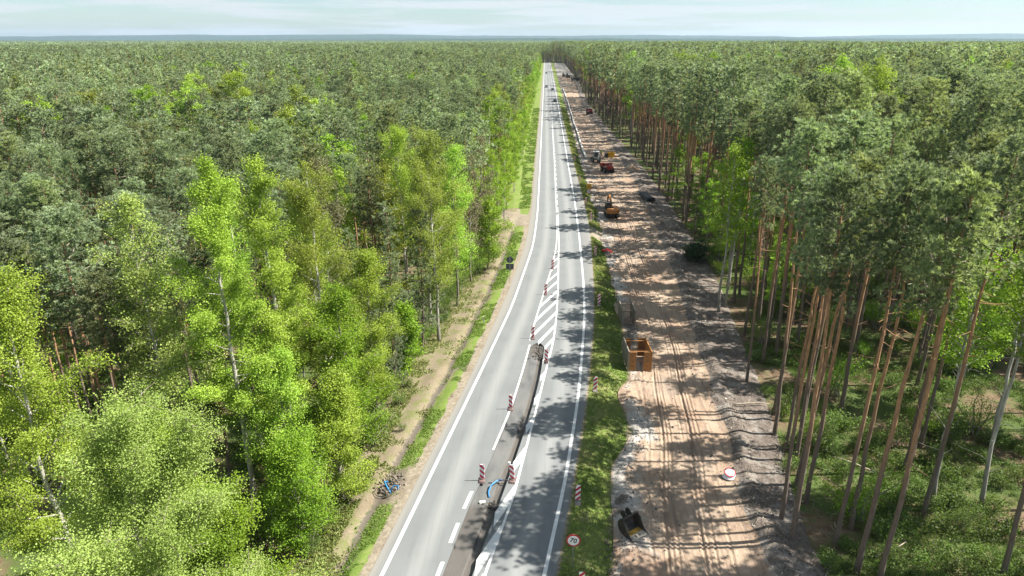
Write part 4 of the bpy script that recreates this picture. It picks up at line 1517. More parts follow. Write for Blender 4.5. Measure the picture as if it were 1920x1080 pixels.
def loader(x, y, rz, label):
    t = empty("backhoe_loader", (x, y, place_z(x, y)), rz, label, "loader")
    for sx_ in (-1, 1):
        wheel(t, sx_ * 0.85, -0.8, 0.72, 0.42)
        wheel(t, sx_ * 0.80, 1.35, 0.48, 0.36)
    p = MB()
    p.box((0, 0.35, 0.9), (1.2, 3.4, 0.5)); p.box((0, 1.4, 1.35), (1.05, 1.5, 0.55), taper=0.9)
    p.build("body", M['greypaint'], t, bevel=0.05)
    p = MB()
    p.box((0, -0.3, 2.75), (1.5, 1.6, 0.12))
    for a in (-0.7, 0.7):
        for b in (-1.0, 0.4):
            p.box((a, b, 1.95), (0.10, 0.10, 1.6))
    cb = p.build("cab", M['whitepaint'], t)
    p = MB()
    p.box((0, -1.0, 2.05), (1.25, 0.03, 1.2)); p.box((0, 0.4, 2.05), (1.25, 0.03, 1.2)); p.box((-0.7, -0.3, 2.05), (0.03, 1.25, 1.2)); p.box((0.7, -0.3, 2.05), (0.03, 1.25, 1.2))
    p.build("window", M['glass'], cb)
    p = MB()
    p.box((0.35, -1.7, 1.8), (0.25, 1.9, 0.3), rot=(-1.0, 0, 0)); p.box((0.35, -2.0, 1.7), (0.2, 1.9, 0.25), rot=(1.25, 0, 0))
    p.build("backhoe_arm", M['whitepaint'], t)
    p = MB()
    p.prism([(-2.2, 0.9), (-2.0, 0.3), (-1.6, 0.2), (-1.45, 0.5), (-1.7, 0.85)], 0.05, 0.65, 'X')
    p.build("bucket", M['darksteel'], t)
    p = MB()
    p.prism([(2.6, 0.9), (2.5, 0.25), (3.3, 0.15), (2.75, 0.3)], -1.05, 1.05, 'X')
    for s in (-1, 1):
        p.box((s * 0.62, 1.9, 0.95), (0.14, 1.6, 0.2), rot=(-0.4, 0, 0))
    p.build("front_shovel", M['darksteel'], t)
    p = MB()
    p.box((-0.72, -0.9, 1.15), (0.35, 0.5, 0.55))
    p.build("side_tank", M['whitepaint'], t)
    return t


loader(14.0, 183.2, 0.1, "grey backhoe loader with white cab posts behind the red dumper")

# yellow skip
sx, sy = 18.75, 191.0
t = empty("steel_skip", (sx, sy, place_z(sx, sy)), 0.1, "yellow steel skip with dark side near the forest edge", "skip")
p = MB()
p.add([(-0.75, -0.6, 0), (0.75, -0.6, 0), (0.75, 0.9, 0), (-0.75, 0.9, 0), (-0.9, -0.75, 1.3), (0.9, -0.75, 1.3), (0.9, 1.3, 1.3), (-0.9, 1.3, 1.3)],
      [(0, 3, 2, 1), (0, 1, 5, 4), (1, 2, 6, 5), (2, 3, 7, 6), (3, 0, 4, 7)])
p.build("bin", M['yellow'], t)
p = MB()
for a in (-0.6, 0, 0.6):
    p.box((a, -0.71, 0.65), (0.08, 0.10, 1.25), rot=(0.11, 0, 0))
p.box((0, -0.76, 1.3), (1.9, 0.09, 0.10)); p.box((0, 1.3, 1.3), (1.9, 0.09, 0.10)); p.box((-0.9, 0.27, 1.3), (0.09, 2.1, 0.10)); p.box((0.9, 0.27, 1.3), (0.09, 2.1, 0.10))
p.build("rim", M['yellow'], t)
p = MB()
p.box((-1.35, 0.1, 0.55), (0.8, 1.3, 1.1), taper=0.92)
p.build("side_locker", M['darksteel'], t, bevel=0.04)

# far dark lorry by the forest edge
sx, sy = 24.0, 556
t = empty("tipper_lorry", (sx, sy, place_z(sx, sy)), math.radians(82), "far dark tipper lorry standing crosswise at the forest edge", "lorry")
for yy in (-2.3, -1.1, 2.3):
    for s in (-1, 1):
        wheel(t, s * 1.0, yy, 0.52, 0.35)
p = MB()
p.box((0, 0, 0.95), (1.0, 7.0, 0.3))
p.build("chassis", M['darksteel'], t)
p = MB()
p.box((0, 2.5, 2.0), (2.4, 1.9, 2.0)); 
cb = p.build("cab", M['greypaint'], t, bevel=0.1)
p = MB()
p.box((0, 3.46, 2.35), (2.1, 0.03, 0.8)); p.box((-1.21, 2.7, 2.35), (0.03, 1.0, 0.7)); p.box((1.21, 2.7, 2.35), (0.03, 1.0, 0.7))
p.build("window", M['glass'], cb)
p = MB()
p.add([(-1.15, -3.4, 1.15), (1.15, -3.4, 1.15), (1.15, 1.3, 1.15), (-1.15, 1.3, 1.15), (-1.25, -3.7, 2.5), (1.25, -3.7, 2.5), (1.25, 1.4, 2.5), (-1.25, 1.4, 2.5)],
      [(0, 3, 2, 1), (0, 1, 5, 4), (1, 2, 6, 5), (2, 3, 7, 6), (3, 0, 4, 7)])
p.build("tipper_body", M['darksteel'], t)

# black plastic pipes on two timbers
t0 = None
for row, cnt in ((0, 5), (1, 4)):
    for q in range(cnt):
        p = MB()
        n_ = 14
        xx, zz = (q - (cnt - 1) / 2) * 0.36, 0.32 + row * 0.31
        for (ra, flip) in ((0.17, False), (0.145, True)):
            rv = [(ra * math.cos(2 * math.pi * k_ / n_), ra * math.sin(2 * math.pi * k_ / n_)) for k_ in range(n_)]
            vs = [(xx + a, -3.1, zz + b) for a, b in rv] + [(xx + a, 3.1, zz + b) for a, b in rv]
            p.add(vs, [(k_, (k_ + 1) % n_, n_ + (k_ + 1) % n_, n_ + k_) for k_ in range(n_)])
        rv = [(math.cos(2 * math.pi * k_ / n_), math.sin(2 * math.pi * k_ / n_)) for k_ in range(n_)]
        for ye in (-3.1, 3.1):
            p.add([(xx + 0.17 * a, ye, zz + 0.17 * b) for a, b in rv] + [(xx + 0.145 * a, ye, zz + 0.145 * b) for a, b in rv],
                  [(k_, (k_ + 1) % n_, n_ + (k_ + 1) % n_, n_ + k_) for k_ in range(n_)])
        o = p.build("plastic_pipe", M['black'], smooth=False)
        o.location = (21.1, 137.6, place_z(21.1, 137.6))
        o.rotation_euler = (0, 0, math.radians(9))
        tag(o, "black plastic pipe in the stack on pale timbers at the forest edge", "pipe", "black pipes stacked at the forest edge")
for e in (-2.4, 2.2):
    p = MB()
    p.box((0, 0, 0.07), (2.1, 0.16, 0.16))
    o = p.build("timber", M['wood'], bevel=0.01)
    a = math.radians(9)
    o.location = (21.1 - math.sin(a) * e, 137.6 + math.cos(a) * e, place_z(21.1, 137.6))
    o.rotation_euler = (0, 0, a)
    tag(o, "pale timber under the %s end of the black pipe stack" % ("near" if e < 0 else "far"), "timber")

# long pale pipe string along the verge of the far track
pts = []
for y in np.linspace(189, 462, 60):
    x = np.interp(y, [189, 229, 276, 340, 462], [11.55, 11.65, 11.75, 12.1, 12.3]) + 0.10 * math.sin(y * 0.11)
    pts.append((x, y, place_z(x, y) + 0.34))
p = MB()
p.tube(pts, 0.27, 10)
o = p.build("long_pipe", M['pipewhite'], smooth=True)
tag(o, "long pale pipe string laid along the left edge of the far track", "pipe")


# mounds of spoil
def mound(x, y, rx, ry, h_, seed, label, mat='soil_dark'):
    nx = 26
    u, v = np.meshgrid(np.linspace(-1, 1, nx), np.linspace(-1, 1, nx))
    r_ = np.sqrt(u * u + v * v)
    X, Y = x + u * rx, y + v * ry
    Z = h_ * np.clip(1 - r_, 0, 1) ** 0.8 * (1 + 0.7 * fbm(X, Y, min(rx, ry) * 0.6, 4, seed)) - 0.25 * sstep(0.8, 1.0, r_)
    Z = Z + np.vectorize(place_z)(X, Y)
    i_ = np.arange(nx - 1)[:, None] * nx
    k_ = np.arange(nx - 1)[None]
    V = np.stack([X - x, Y - y, Z], -1).reshape(-1, 3)
    o = link("soil_mound", np_mesh("soil_mound", V, np.stack([i_ + k_, i_ + k_ + 1, i_ + nx + k_ + 1, i_ + nx + k_], -1).reshape(-1, 4), [M[mat]], smooth=True))
    o.location = (x, y, 0)
    return tag(o, label, "soil mound")


mound(17.2, 322, 4.0, 9.0, 2.0, 5, "dark grey soil mound beside the tiny far red dumper")
mound(16.0, 505, 5.5, 16.0, 1.6, 6, "brown spoil bank across the track below the far lorry")
mound(22.5, 172, 1.9, 4.0, 0.9, 7, "pale spoil heap right of the red dumper by the trees", 'sand')
mound(23.0, 118, 1.6, 3.5, 0.8, 8, "low grey spoil heap at the forest edge right of the excavator", 'soil_dark')

# person in a hi-vis jacket
me = bpy.data.meshes.new("person")
J = [(0, 0, .95), (0, 0, 1.15), (0, 0, 1.42), (0, 0, 1.52), (0, -.02, 1.66), (.10, 0, .90), (.12, .02, .50), (.13, 0, .07), (.13, -.14, .04), (-.10, 0, .90), (-.13, -.06, .50), (-.14, .10, .07), (-.14, -.04, .04),
     (.19, 0, 1.40), (.25, .02, 1.12), (.24, -.10, .88), (-.19, 0, 1.40), (-.26, .02, 1.12), (-.24, -.12, .90)]
Ed = [(0, 1), (1, 2), (2, 3), (3, 4), (0, 5), (5, 6), (6, 7), (7, 8), (0, 9), (9, 10), (10, 11), (11, 12), (2, 13), (13, 14), (14, 15), (2, 16), (16, 17), (17, 18)]
R_ = [.15, .16, .17, .06, .105, .10, .075, .05, .045, .10, .075, .05, .045, .07, .055, .042, .07, .055, .042]
me.from_pydata(J, Ed, [])
o = link("person", me)
md = o.modifiers.new("skin", 'SKIN')
for sv, rr in zip(me.skin_vertices[0].data, R_):
    sv.radius = (rr, rr)
me.skin_vertices[0].data[0].use_root = True
o.modifiers.new("sub", 'SUBSURF').levels = 1
bpy.context.view_layer.update()
dg = bpy.context.evaluated_depsgraph_get()
me2 = bpy.data.meshes.new_from_object(o.evaluated_get(dg))
o.modifiers.clear()
o.data = me2
me2.materials.clear()
for mm in ('hivis', 'navy', 'skin'):
    me2.materials.append(M[mm])
for pl in me2.polygons:
    z = pl.center.z
    pl.material_index = 2 if z > 1.5 else (0 if z > 0.92 else 1)
    pl.use_smooth = True
o.location = (16.2, 193.6, place_z(16.2, 193.6))
o.rotation_euler = (0, 0, 0.4)
tag(o, "person in yellow-green hi-vis jacket and dark trousers standing by the yellow skip", "person")
p = MB()
p.tube([(0, -0.01, 1.70), (0, -0.01, 1.80)], [0.125, 0.06], 12)
p.box((0, -0.1, 1.70), (0.2, 0.12, 0.02))
p.build("helmet", M['white'], o)


# cars
def car(x, y, rz, paint, label):
    t = empty("car", (x, y, 0.0), rz, label, "car", "cars on the far road")
    p = MB()
    pr = [(-2.15, 0.35), (-2.2, 0.75), (-1.95, 0.95), (-1.2, 1.0), (1.0, 0.95), (1.95, 0.82), (2.2, 0.6), (2.15, 0.3)]
    p.prism(pr, -0.88, 0.88, 'X')
    p.build("body", paint, t, bevel=0.06)
    p = MB()
    lo = [(-1.9, 0.96), (1.1, 0.94)]
    p.add([(-0.82, -1.95, 0.95), (0.82, -1.95, 0.95), (0.82, 1.15, 0.93), (-0.82, 1.15, 0.93), (-0.66, -1.45, 1.46), (0.66, -1.45, 1.46), (0.66, 0.25, 1.47), (-0.66, 0.25, 1.47)],
          [(0, 3, 2, 1), (4, 5, 6, 7), (0, 1, 5, 4), (1, 2, 6, 5), (2, 3, 7, 6), (3, 0, 4, 7)])
    p.build("windows", M['glass'], t, bevel=0.03)
    p = MB()
    p.box((0, -0.6, 1.48), (1.28, 1.62, 0.04))
    p.build("roof", paint, t, bevel=0.015)
    for s in (-1, 1):
        for yy in (-1.35, 1.35):
            q = MB()
            q.tube([(s * 0.68, yy, 0.32), (s * 0.90, yy, 0.32)], 0.32, 14)
            q.build("wheel", M['rubber'], t)
        q = MB()
        q.box((s * 0.66, -2.19, 0.75), (0.3, 0.06, 0.16))
        q.build("tail_lamp", M['redpaint'], t)
        q = MB()
        q.box((s * 0.66, 2.19, 0.62), (0.3, 0.06, 0.14))
        q.build("headlight", M['whitepaint'], t)
    return t


M['car_black'] = plain("black_car_paint", (0.018, 0.019, 0.022), 0.25, spec=0.6)
M['car_grey'] = plain("dark_grey_car_paint", (0.05, 0.055, 0.06), 0.3, spec=0.6)
car(5.55, 362, -0.01, M['car_black'], "black car nearest on the right lane of the far road")
car(5.2, 446, -0.01, M['car_grey'], "dark grey car ahead of the nearest black one on the right lane")
car(1.45, 474, math.pi, M['car_grey'], "dark car driving towards the viewer, nearer one on the left lane")
car(1.8, 671, math.pi, M['car_black'], "dark car driving towards the viewer, farther one on the left lane")


# ------------------------------------------------------------------ trees
FW = np.array([-math.sin(YAW), math.cos(YAW)])
RT = np.array([math.cos(YAW), math.sin(YAW)])


def project(x, y, z):
    """where a world point would fall in the 1920x1080 photograph (used only to rank trees by apparent size)"""
    g = x * FW[0] + y * FW[1]
    w = g * math.cos(PITCH) + (H - z) * math.sin(PITCH)
    u = g * math.sin(PITCH) + (z - H) * math.cos(PITCH)
    w = np.where(w > 0.5, w, 0.5)
    return 960 + 1280 * (x * RT[0] + y * RT[1]) / w, 540 - 1280 * u / w, w


def add_tree(name, x, y, h, pair, base_h, label, cat, group=None, wide=1.0, rz=None, sink=0.05):
    t = empty(name, (x, y, place_z(x, y) - sink), RNG.uniform(0, 6.28) if rz is None else rz, label, cat, group)
    s = h / base_h
    t.scale = (s * wide, s * wide, s)
    t.rotation_euler = (RNG.normal() * 0.012, RNG.normal() * 0.012, t.rotation_euler[2])
    tk = link("trunk", pair[0], t)
    tk.scale = (1 / wide, 1 / wide, 1)
    link("crown", pair[1], t)
    return t


taken = []            # (x, y, clear radius) of trees that stand where the photograph shows them

# --- broadleaved trees seen singly
BIG = [
    # x, y, h, mat, crown0, rmax, shape, dens, leaf, clump, bark, label
    (-15.9, 21.3, 17.5, 'pale', 0.25, 4.3, 'low', 9.0, .074, .38, 'bark_birch', "broad pale lime tree filling the near corner left of the road"),
    (-22.3, 26.0, 21.5, 'lime', 0.30, 2.9, 'ovoid', 5.0, .09, .36, 'bark_birch', "tall lime-green aspen behind the broad pale corner tree"),
    (-25.0, 39.0, 21.8, 'pale', 0.36, 3.0, 'ovoid', 1.6, .115, .36, 'bark_birch', "sparse pale-leaved aspen with its white trunk showing left of the brightest tree"),
    (-24.0, 36.6, 18.0, 'pale', 0.40, 2.4, 'ovoid', 1.4, .115, .40, 'bark_birch', "slimmer sparse aspen leaning beside the white-trunked one"),
    (-19.4, 38.2, 24.4, 'lime', 0.30, 3.3, 'col', 4.8, .105, .34, 'bark_birch', "tallest bright lime aspen with long pale trunk"),
    (-17.6, 42.0, 23.8, 'lime', 0.28, 3.1, 'col', 4.0, .105, .34, 'bark_birch', "second bright lime aspen touching the tallest one"),
    (-21.8, 45.5, 22.0, 'lime', 0.35, 2.4, 'col', 2.4, .115, .36, 'bark_birch', "bright aspen standing behind the gap left of the tallest one"),
    (-16.6, 47.5, 22.3, 'olive', 0.25, 3.1, 'ovoid', 3.2, .105, .40, 'bark_birch', "olive-tinged broad tree right of the lime aspens"),
    (-13.9, 44.0, 14.5, 'green', 0.15, 2.6, 'low', 3.4, .11, .40, 'bark_grey', "lower fresh-green tree below the olive one at the litter strip"),
    (-13.6, 39.5, 9.5, 'lime', 0.12, 2.2, 'low', 3.2, .11, .38, 'bark_grey', "low lime bushy tree at the forest foot beside the litter strip"),
    (-13.9, 51.0, 15.0, 'lime', 0.20, 2.5, 'ovoid', 3.0, .11, .38, 'bark_grey', "mid-height lime tree between the olive tree and the dark young pines"),
    (-15.0, 34.6, 8.0, 'green', 0.12, 2.2, 'low', 2.6, .11, .38, 'bark_grey', "small dark-green bushy tree under the tall aspens"),
    (-10.9, 66.9, 22.2, 'olive', 0.28, 3.3, 'ovoid', 2.0, .12, .42, 'bark_birch', "olive birch with bare white limbs showing in its crown"),
    (-12.6, 72.0, 20.0, 'olive', 0.25, 2.9, 'ovoid', 2.0, .125, .42, 'bark_birch', "yellow-olive tree just left behind the birch with bare limbs"),
    (-16.5, 79.0, 21.5, 'lime', 0.30, 3.3, 'ovoid', 2.0, .13, .42, 'bark_birch', "yellow-green tree rising among dark pines behind the olive pair"),
    (-10.2, 77.0, 19.0, 'lime', 0.25, 2.8, 'ovoid', 2.0, .13, .42, 'bark_grey', "lime tree at the edge behind the olive birch"),
    (-9.4, 86.0, 17.5, 'bronze', 0.25, 2.8, 'ovoid', 0.55, .15, .42, 'bark_grey', "nearly bare brown-twigged tree at the roadside left of the sign back"),
    (-8.9, 95.5, 18.0, 'bronze', 0.25, 2.8, 'ovoid', 0.55, .15, .42, 'bark_grey', "second brown-twigged tree, behind the nearly bare one"),
    (-7.6, 91.5, 9.5, 'green', 0.15, 2.4, 'low', 0.9, .18, .42, 'bark_grey', "low green tree overhanging the verge below the brown-twigged pair"),
    (-12.6, 59.5, 7.0, 'green', 0.15, 1.7, 'low', 0.8, .17, .36, 'bark_grey', "small bright sapling at the foot of the dark young pines"),
    (-21.5, 31.5, 11.0, 'lime', 0.12, 2.6, 'low', 3.0, .11, .40, 'bark_grey', "bushy lime tree filling the gap between the corner tree and the white-trunked aspen"),
    (-16.8, 38.2, 12.5, 'lime', 0.10, 2.3, 'low', 3.0, .11, .40, 'bark_grey', "low lime tree leaning out in front of the tallest aspen"),
    (-19.0, 52.0, 20.0, 'lime', 0.25, 2.6, 'ovoid', 2.6, .115, .38, 'bark_birch', "lime tree standing behind the olive-tinged broad tree"),
    (-17.0, 29.5, 8.5, 'green', 0.10, 2.4, 'low', 3.0, .11, .40, 'bark_grey', "low green tree between the corner tree and the litter strip"),
    (-20.6, 23.6, 11.5, 'lime', 0.10, 2.6, 'low', 3.4, .09, .36, 'bark_grey', "low lime tree at the very left border under the tall aspen"),
    (-18.3, 20.4, 10.5, 'pale', 0.10, 2.4, 'low', 3.4, .09, .36, 'bark_grey', "low pale tree in the bottom left corner under the broad pale crown"),
    (-21.0, 62.0, 20.5, 'bronze', 0.35, 2.6, 'ovoid', 0.7, .16, .42, 'bark_birch', "bronze-budded tree behind the olive one"),
    # right of the track
    (36.8, 55.0, 19.0, 'lime', 0.25, 3.3, 'ovoid', 1.3, .17, .42, 'bark_birch', "bright lime tree at the right border in front of the pines"),
    (24.6, 86.0, 20.5, 'green', 0.25, 2.8, 'col', 1.0, .18, .42, 'bark_birch', "fresh green birch among the pines right of the dark bush"),
    (21.3, 76.9, 20.0, 'green', 0.45, 2.2, 'col', 0.6, .17, .42, 'bark_birch', "white-trunked birch at the sandy edge, left of a pair"),
    (22.4, 78.6, 20.5, 'green', 0.45, 2.2, 'col', 0.6, .17, .42, 'bark_birch', "white-trunked birch at the sandy edge, right of a pair"),
    (39.9, 96.5, 28.4, 'lime', 0.35, 3.6, 'ovoid', 1.1, .20, .50, 'bark_birch', "tall lime birch topping the right forest, left half of a double crown"),
    (44.0, 96.6, 28.0, 'lime', 0.35, 3.4, 'ovoid', 1.1, .20, .50, 'bark_birch', "tall lime birch topping the right forest, right half of a double crown"),
    (28.2, 42.0, 19.0, 'green', 0.55, 2.0, 'col', 0.5, .17, .40, 'bark_birch', "thin white birch stem among the near right pines"),
    (31.1, 41.3, 19.0, 'green', 0.60, 1.9, 'col', 0.4, .17, .40, 'bark_birch', "white leaning birch stem deep in the near right undergrowth"),
    (36.1, 48.5, 19.5, 'green', 0.55, 2.0, 'col', 0.5, .17, .40, 'bark_birch', "second white birch stem behind the leaning one on the right"),
]
for k_, (x, y, h, mat, c0, rm, sh, dn, lf, cl_, bk, lb) in enumerate(BIG):
    pair = broadleaf(300 + k_, h, c0, rm, mat, 0, dn, lf, bk, sh, clump=cl_)
    add_tree("broadleaf_tree", x, y, h, pair, h, lb, "broadleaf tree")
    taken.append((x, y, 2.2 if x < 0 else 1.6))

# --- mid-distance broadleaved trees that share meshes
mid = [(-69.3, 121.7, 22, 1, "vivid green tree lighting up the left pine canopy, larger of two"), (-67.9, 130.5, 21.5, 0, "smaller lime tree behind the vivid green one in the left canopy"),
       (-60.9, 138, 24, 4, "tall yellow-lime tree standing out of the left pine canopy"), (-63.5, 141, 22.5, 2, "yellow-olive tree touching the tall yellow-lime one"),
       (-80.5, 121.2, 20.5, 2, "dull olive tree in the left canopy left of the vivid green one"), (-38.9, 124.4, 20.0, 4, "lime treetop in the mid canopy left of the road"),
       (-49.0, 138, 20.5, 2, "olive treetop between the tall yellow-lime tree and the road"), (-86, 117, 20, 4, "light green tree near the left border of the canopy"),
       (-34.0, 92.0, 20.5, 2, "olive tree among pines above the lime aspens"), (-27.0, 84.0, 20.0, 1, "fresh green tree among pines above the bronze-budded one"),
       (30, 243, 26.6, 0, "distant lime tree rising over the right forest edge"), (51.9, 275, 27.0, 4, "distant lime treetop in the right canopy"), (62, 270, 26.8, 1, "distant green treetop right of the lime one in the right canopy"),
       (27.5, 118, 13, 1, "fresh green tree on the right forest edge beyond the pipe stack"), (25.6, 104, 11, 4, "young lime tree above the dark bush on the right edge"),
       (25.2, 129, 12, 1, "young green tree at the pipe stack"), (27.5, 97, 9.5, 1, "young green tree behind the dark bush"), (28.5, 110, 13, 4, "young lime tree deeper behind the right edge"),
       (-95, 190, 21, 4, "pale lime treetop far in the left canopy"), (-124, 260, 22, 1, "far green treetop in the left canopy, left of a row"), (-112, 262, 22, 4, "far lime treetop in the left canopy, right of a row")]
for x, y, h, v, lb in mid:
    add_tree("broadleaf_tree", x, y, h + (1.6 if y > 84 and x < 0 else 0), bl_lo[v], BL_H, lb, "broadleaf tree", wide=RNG.uniform(1.1, 1.4))
    taken.append((x, y, 2.0))
for k_, x in enumerate(np.linspace(-5, 25, 9)):
    add_tree("broadleaf_tree", float(x + RNG.normal()), 1004 + 6 * (k_ % 2), float(RNG.uniform(12, 19)), bl_lo[[3, 2, 1][k_ % 3]], BL_H, "far green tree closing the view at the end of the road", "broadleaf tree", "trees closing the end of the road", wide=1.3)
y = 104.0
q = 0
while y < 900:
    for row in (0, 1):
        if row == 1 and RNG.uniform() < 0.4:
            continue
        x = float(forest_l(y)) - 0.2 - row * 4.2 + RNG.normal() * 0.7
        yy = y + RNG.normal() * 1.2
        h = float(np.clip(RNG.normal(12.5 + row * 5, 2.6), 7, 20.5))
        v = int(RNG.choice([0, 1, 1, 4, 2, 1]))
        add_tree("broadleaf_tree", x, yy, h, bl_lo[v], BL_H, "fresh green roadside tree in the row along the left edge of the far road" if row == 0 else "fresh green tree just behind the row along the left edge of the far road",
                 "broadleaf tree", "trees along the left of the far road" if row == 0 else "trees behind the left roadside row", wide=1.0)
        taken.append((x, yy, 2.2))
    y += RNG.uniform(4.2, 6.0) * (1 if y < 300 else 2.0)
    q += 1

for k_ in range(20):
    yy = float(RNG.uniform(76, 128))
    x = float(forest_r(yy)) + float(RNG.uniform(1.2, 13))
    add_tree("broadleaf_tree", x, yy, float(RNG.uniform(5, 12)), bl_lo[int(RNG.choice([0, 1, 1, 3, 4]))], BL_H, "young green tree under the pines along the right forest edge", "broadleaf tree", "young trees along the right forest edge", wide=1.25)
    taken.append((x, yy, 1.0))

# --- pines standing where the photograph shows their feet
FEET = [
    (16.5, 38.9, 23.8, "slim front pine with a scarred foot at the sand edge right of the fallen sign"),
    (16.5, 36.8, 23.8, "front pine whose foot is skinned to bare yellow wood"),
    (18.9, 41.0, 24.0, "front pine with dark straight stem just behind the skinned pair"),
    (19.4, 49.7, 25.0, "dark-stemmed pine on the grey soil edge beyond the fallen sign"),
    (19.2, 36.7, 24.5, "thin front pine rising over the fallen bleached branch"),
    (19.6, 34.3, 24.0, "front pine with a slightly bowed orange stem near the bottom edge"),
    (20.4, 33.2, 24.5, "thick orange-barked front pine leaning across the others"),
    (20.9, 38.3, 24.0, "slender pine between the bowed one and the thick orange-barked one"),
    (26.4, 39.9, 25.5, "sunlit orange pine beside a white birch stem"),
    (26.3, 42.4, 24.0, "dark pine just behind the sunlit orange one"),
    (27.5, 44.9, 25.0, "pine with dark foot, third behind the sunlit orange one"),
    (30.6, 48.6, 24.0, "pine standing before the lime tree of the right border"),
    (28.0, 34.0, 25.5, "sunlit orange pine nearest the right border"),
    (26.4, 53.9, 25.0, "pine among green shrubs in the second row"),
    (22.6, 52.3, 25.5, "stout pine with broad pale crown over the second row"),
    (39.8, 59.9, 24.5, "pine behind the white birch stems on the right"),
    (19.7, 59.0, 21.0, "short dark pine leaning at the grey soil edge"),
    (24.5, 68.4, 25.0, "left stem of the twin pines behind the grey trench shield's side"),
    (25.9, 69.2, 25.0, "right stem of the twin pines behind the grey trench shield's side"),
    (-14.5, 62.0, 16.0, "dark young pine clothed to the ground behind the small sapling"),
    (-12.4, 64.8, 15.5, "dark young pine clothed to the ground left of the olive birch"),
    (-16.5, 56.5, 15.0, "dark young pine clothed to the ground behind the lime mid-height tree"),
    (-13.4, 55.5, 10.0, "smallest dark young pine by the litter strip"),
]
n_pine = 0
for k_, (x, y, h, lb) in enumerate(FEET):
    if 'young' in lb:
        add_tree("pine_tree", x, y, h, pine_full[k_ % 2], 16.0, lb, "pine tree", wide=1.05)
        taken.append((x, y, 2.0))
    else:
        add_tree("pine_tree", x, y, h, pine_front[k_ % 4] if k_ != 14 else pine_hi[1], PINE_H, lb, "pine tree", wide=RNG.uniform(0.9, 1.1) if k_ != 14 else 1.3)
        taken.append((x, y, 1.5))
    n_pine += 1

# --- the rest of the pine forest: candidate spots on a jittered grid
TK = np.array(taken)


def spots(cell, r0, r1, half_deg=42.0):
    n_ = int(r1 / cell) + 2
    gx_, gy_ = np.meshgrid(np.arange(-n_, n_), np.arange(-4, n_))
    px_ = (gx_ + 0.5 * (gy_ % 2)) * cell + RNG.uniform(-0.36, 0.36, gx_.shape) * cell
    py_ = gy_ * cell * 0.93 + RNG.uniform(-0.36, 0.36, gx_.shape) * cell
    p = np.stack([px_.ravel(), py_.ravel()], 1)
    f = p @ FW
    r = p @ RT
    d = np.hypot(p[:, 0], p[:, 1])
    m = (d >= r0) & (d < r1) & (f > 8) & (np.abs(r) < np.tan(math.radians(half_deg)) * f + 12)
    return p[m]


def clear_of_corridor(p, ml=0.0, mr=0.6):
    yy = np.clip(p[:, 1], 14.5, 1290)
    ok = (p[:, 0] < forest_l(yy) - 1.2 - ml) | (p[:, 0] > forest_r(yy) + mr)
    return ok | (p[:, 1] > 985)


def clear_of_taken(p):
    keep = np.ones(len(p), bool)
    for x, y, r in TK:
        keep &= (p[:, 0] - x) ** 2 + (p[:, 1] - y) ** 2 > r * r
    return keep


def canopy_h(p):
    right = p[:, 0] > 10
    n1 = fbm(p[:, 0], p[:, 1], 70.0, 3, 131)
    near_r = np.clip(1 - (np.hypot(p[:, 0], p[:, 1]) - 90) / 120, 0, 1)
    base = np.where(right, 24.2 + 0.9 * near_r, 19.2 + 2.5 * sstep(180, 500, np.hypot(p[:, 0], p[:, 1])))
    base = base + 1.9 * sstep(0.02, 0.07, fbm(p[:, 0], p[:, 1], 150.0, 2, 133)) - 0.9
    h = base + n1 * 1.8 + RNG.normal(size=len(p)) * 1.25
    edge = right & (p[:, 0] < forest_r(np.clip(p[:, 1], 14.5, 1290)) + 5) & (p[:, 1] > 90) & (p[:, 1] < 500)
    h = h + edge * 1.8
    h = np.where(right & (p[:, 1] < 48) & (p[:, 0] < 30), np.minimum(h, 23.6), h)
    return np.clip(h, 12, np.where(right, 26.8, 24.5))


A = spots(3.75, 20, 430)
A = A[clear_of_corridor(A)]
A = A[clear_of_taken(A)]
# openings: left of the road the bright trees own the first metres, right some gaps in the near interior
nearL = (A[:, 0] < 0) & (A[:, 0] > forest_l(np.clip(A[:, 1], 14.5, 1290)) - 9.0) & (A[:, 1] < 58)
A = A[~nearL]
A = A[~((A[:, 0] < 0) & (A[:, 1] < 36) & (A[:, 0] > -40))]
gapR = (A[:, 0] > 22) & (A[:, 0] < 60) & (A[:, 1] < 62) & (fbm(A[:, 0], A[:, 1], 9.0, 2, 140) > -0.12)
A = A[~gapR]
frontR = (A[:, 0] > 10) & (A[:, 1] < 80) & (A[:, 0] < forest_r(np.clip(A[:, 1], 14.5, 1290)) + 12)
A = A[~(frontR & (RNG.uniform(size=len(A)) < 0.12))]
thin = RNG.uniform(size=len(A)) < np.where(fbm(A[:, 0], A[:, 1], 30.0, 3, 141) > 0.22, 0.62, 0.97)
A = A[thin]
hA = canopy_h(A)
domA = RNG.uniform(size=len(A)) < 0.5
wA = np.where(domA, RNG.uniform(1.12, 1.42, len(A)), RNG.uniform(0.66, 0.9, len(A)))
hA = hA + np.where(domA, 0.5, -2.2)
fwd = A @ FW
px, py, w = project(A[:, 0], A[:, 1], hA)
bx_, by_, _ = project(A[:, 0], A[:, 1], hA * 0 - 0.7)
inframe = (fwd > 18) & (((px > -60) & (px < 1980)) | ((bx_ > -20) & (bx_ < 1940) & (by_ < 1100)))
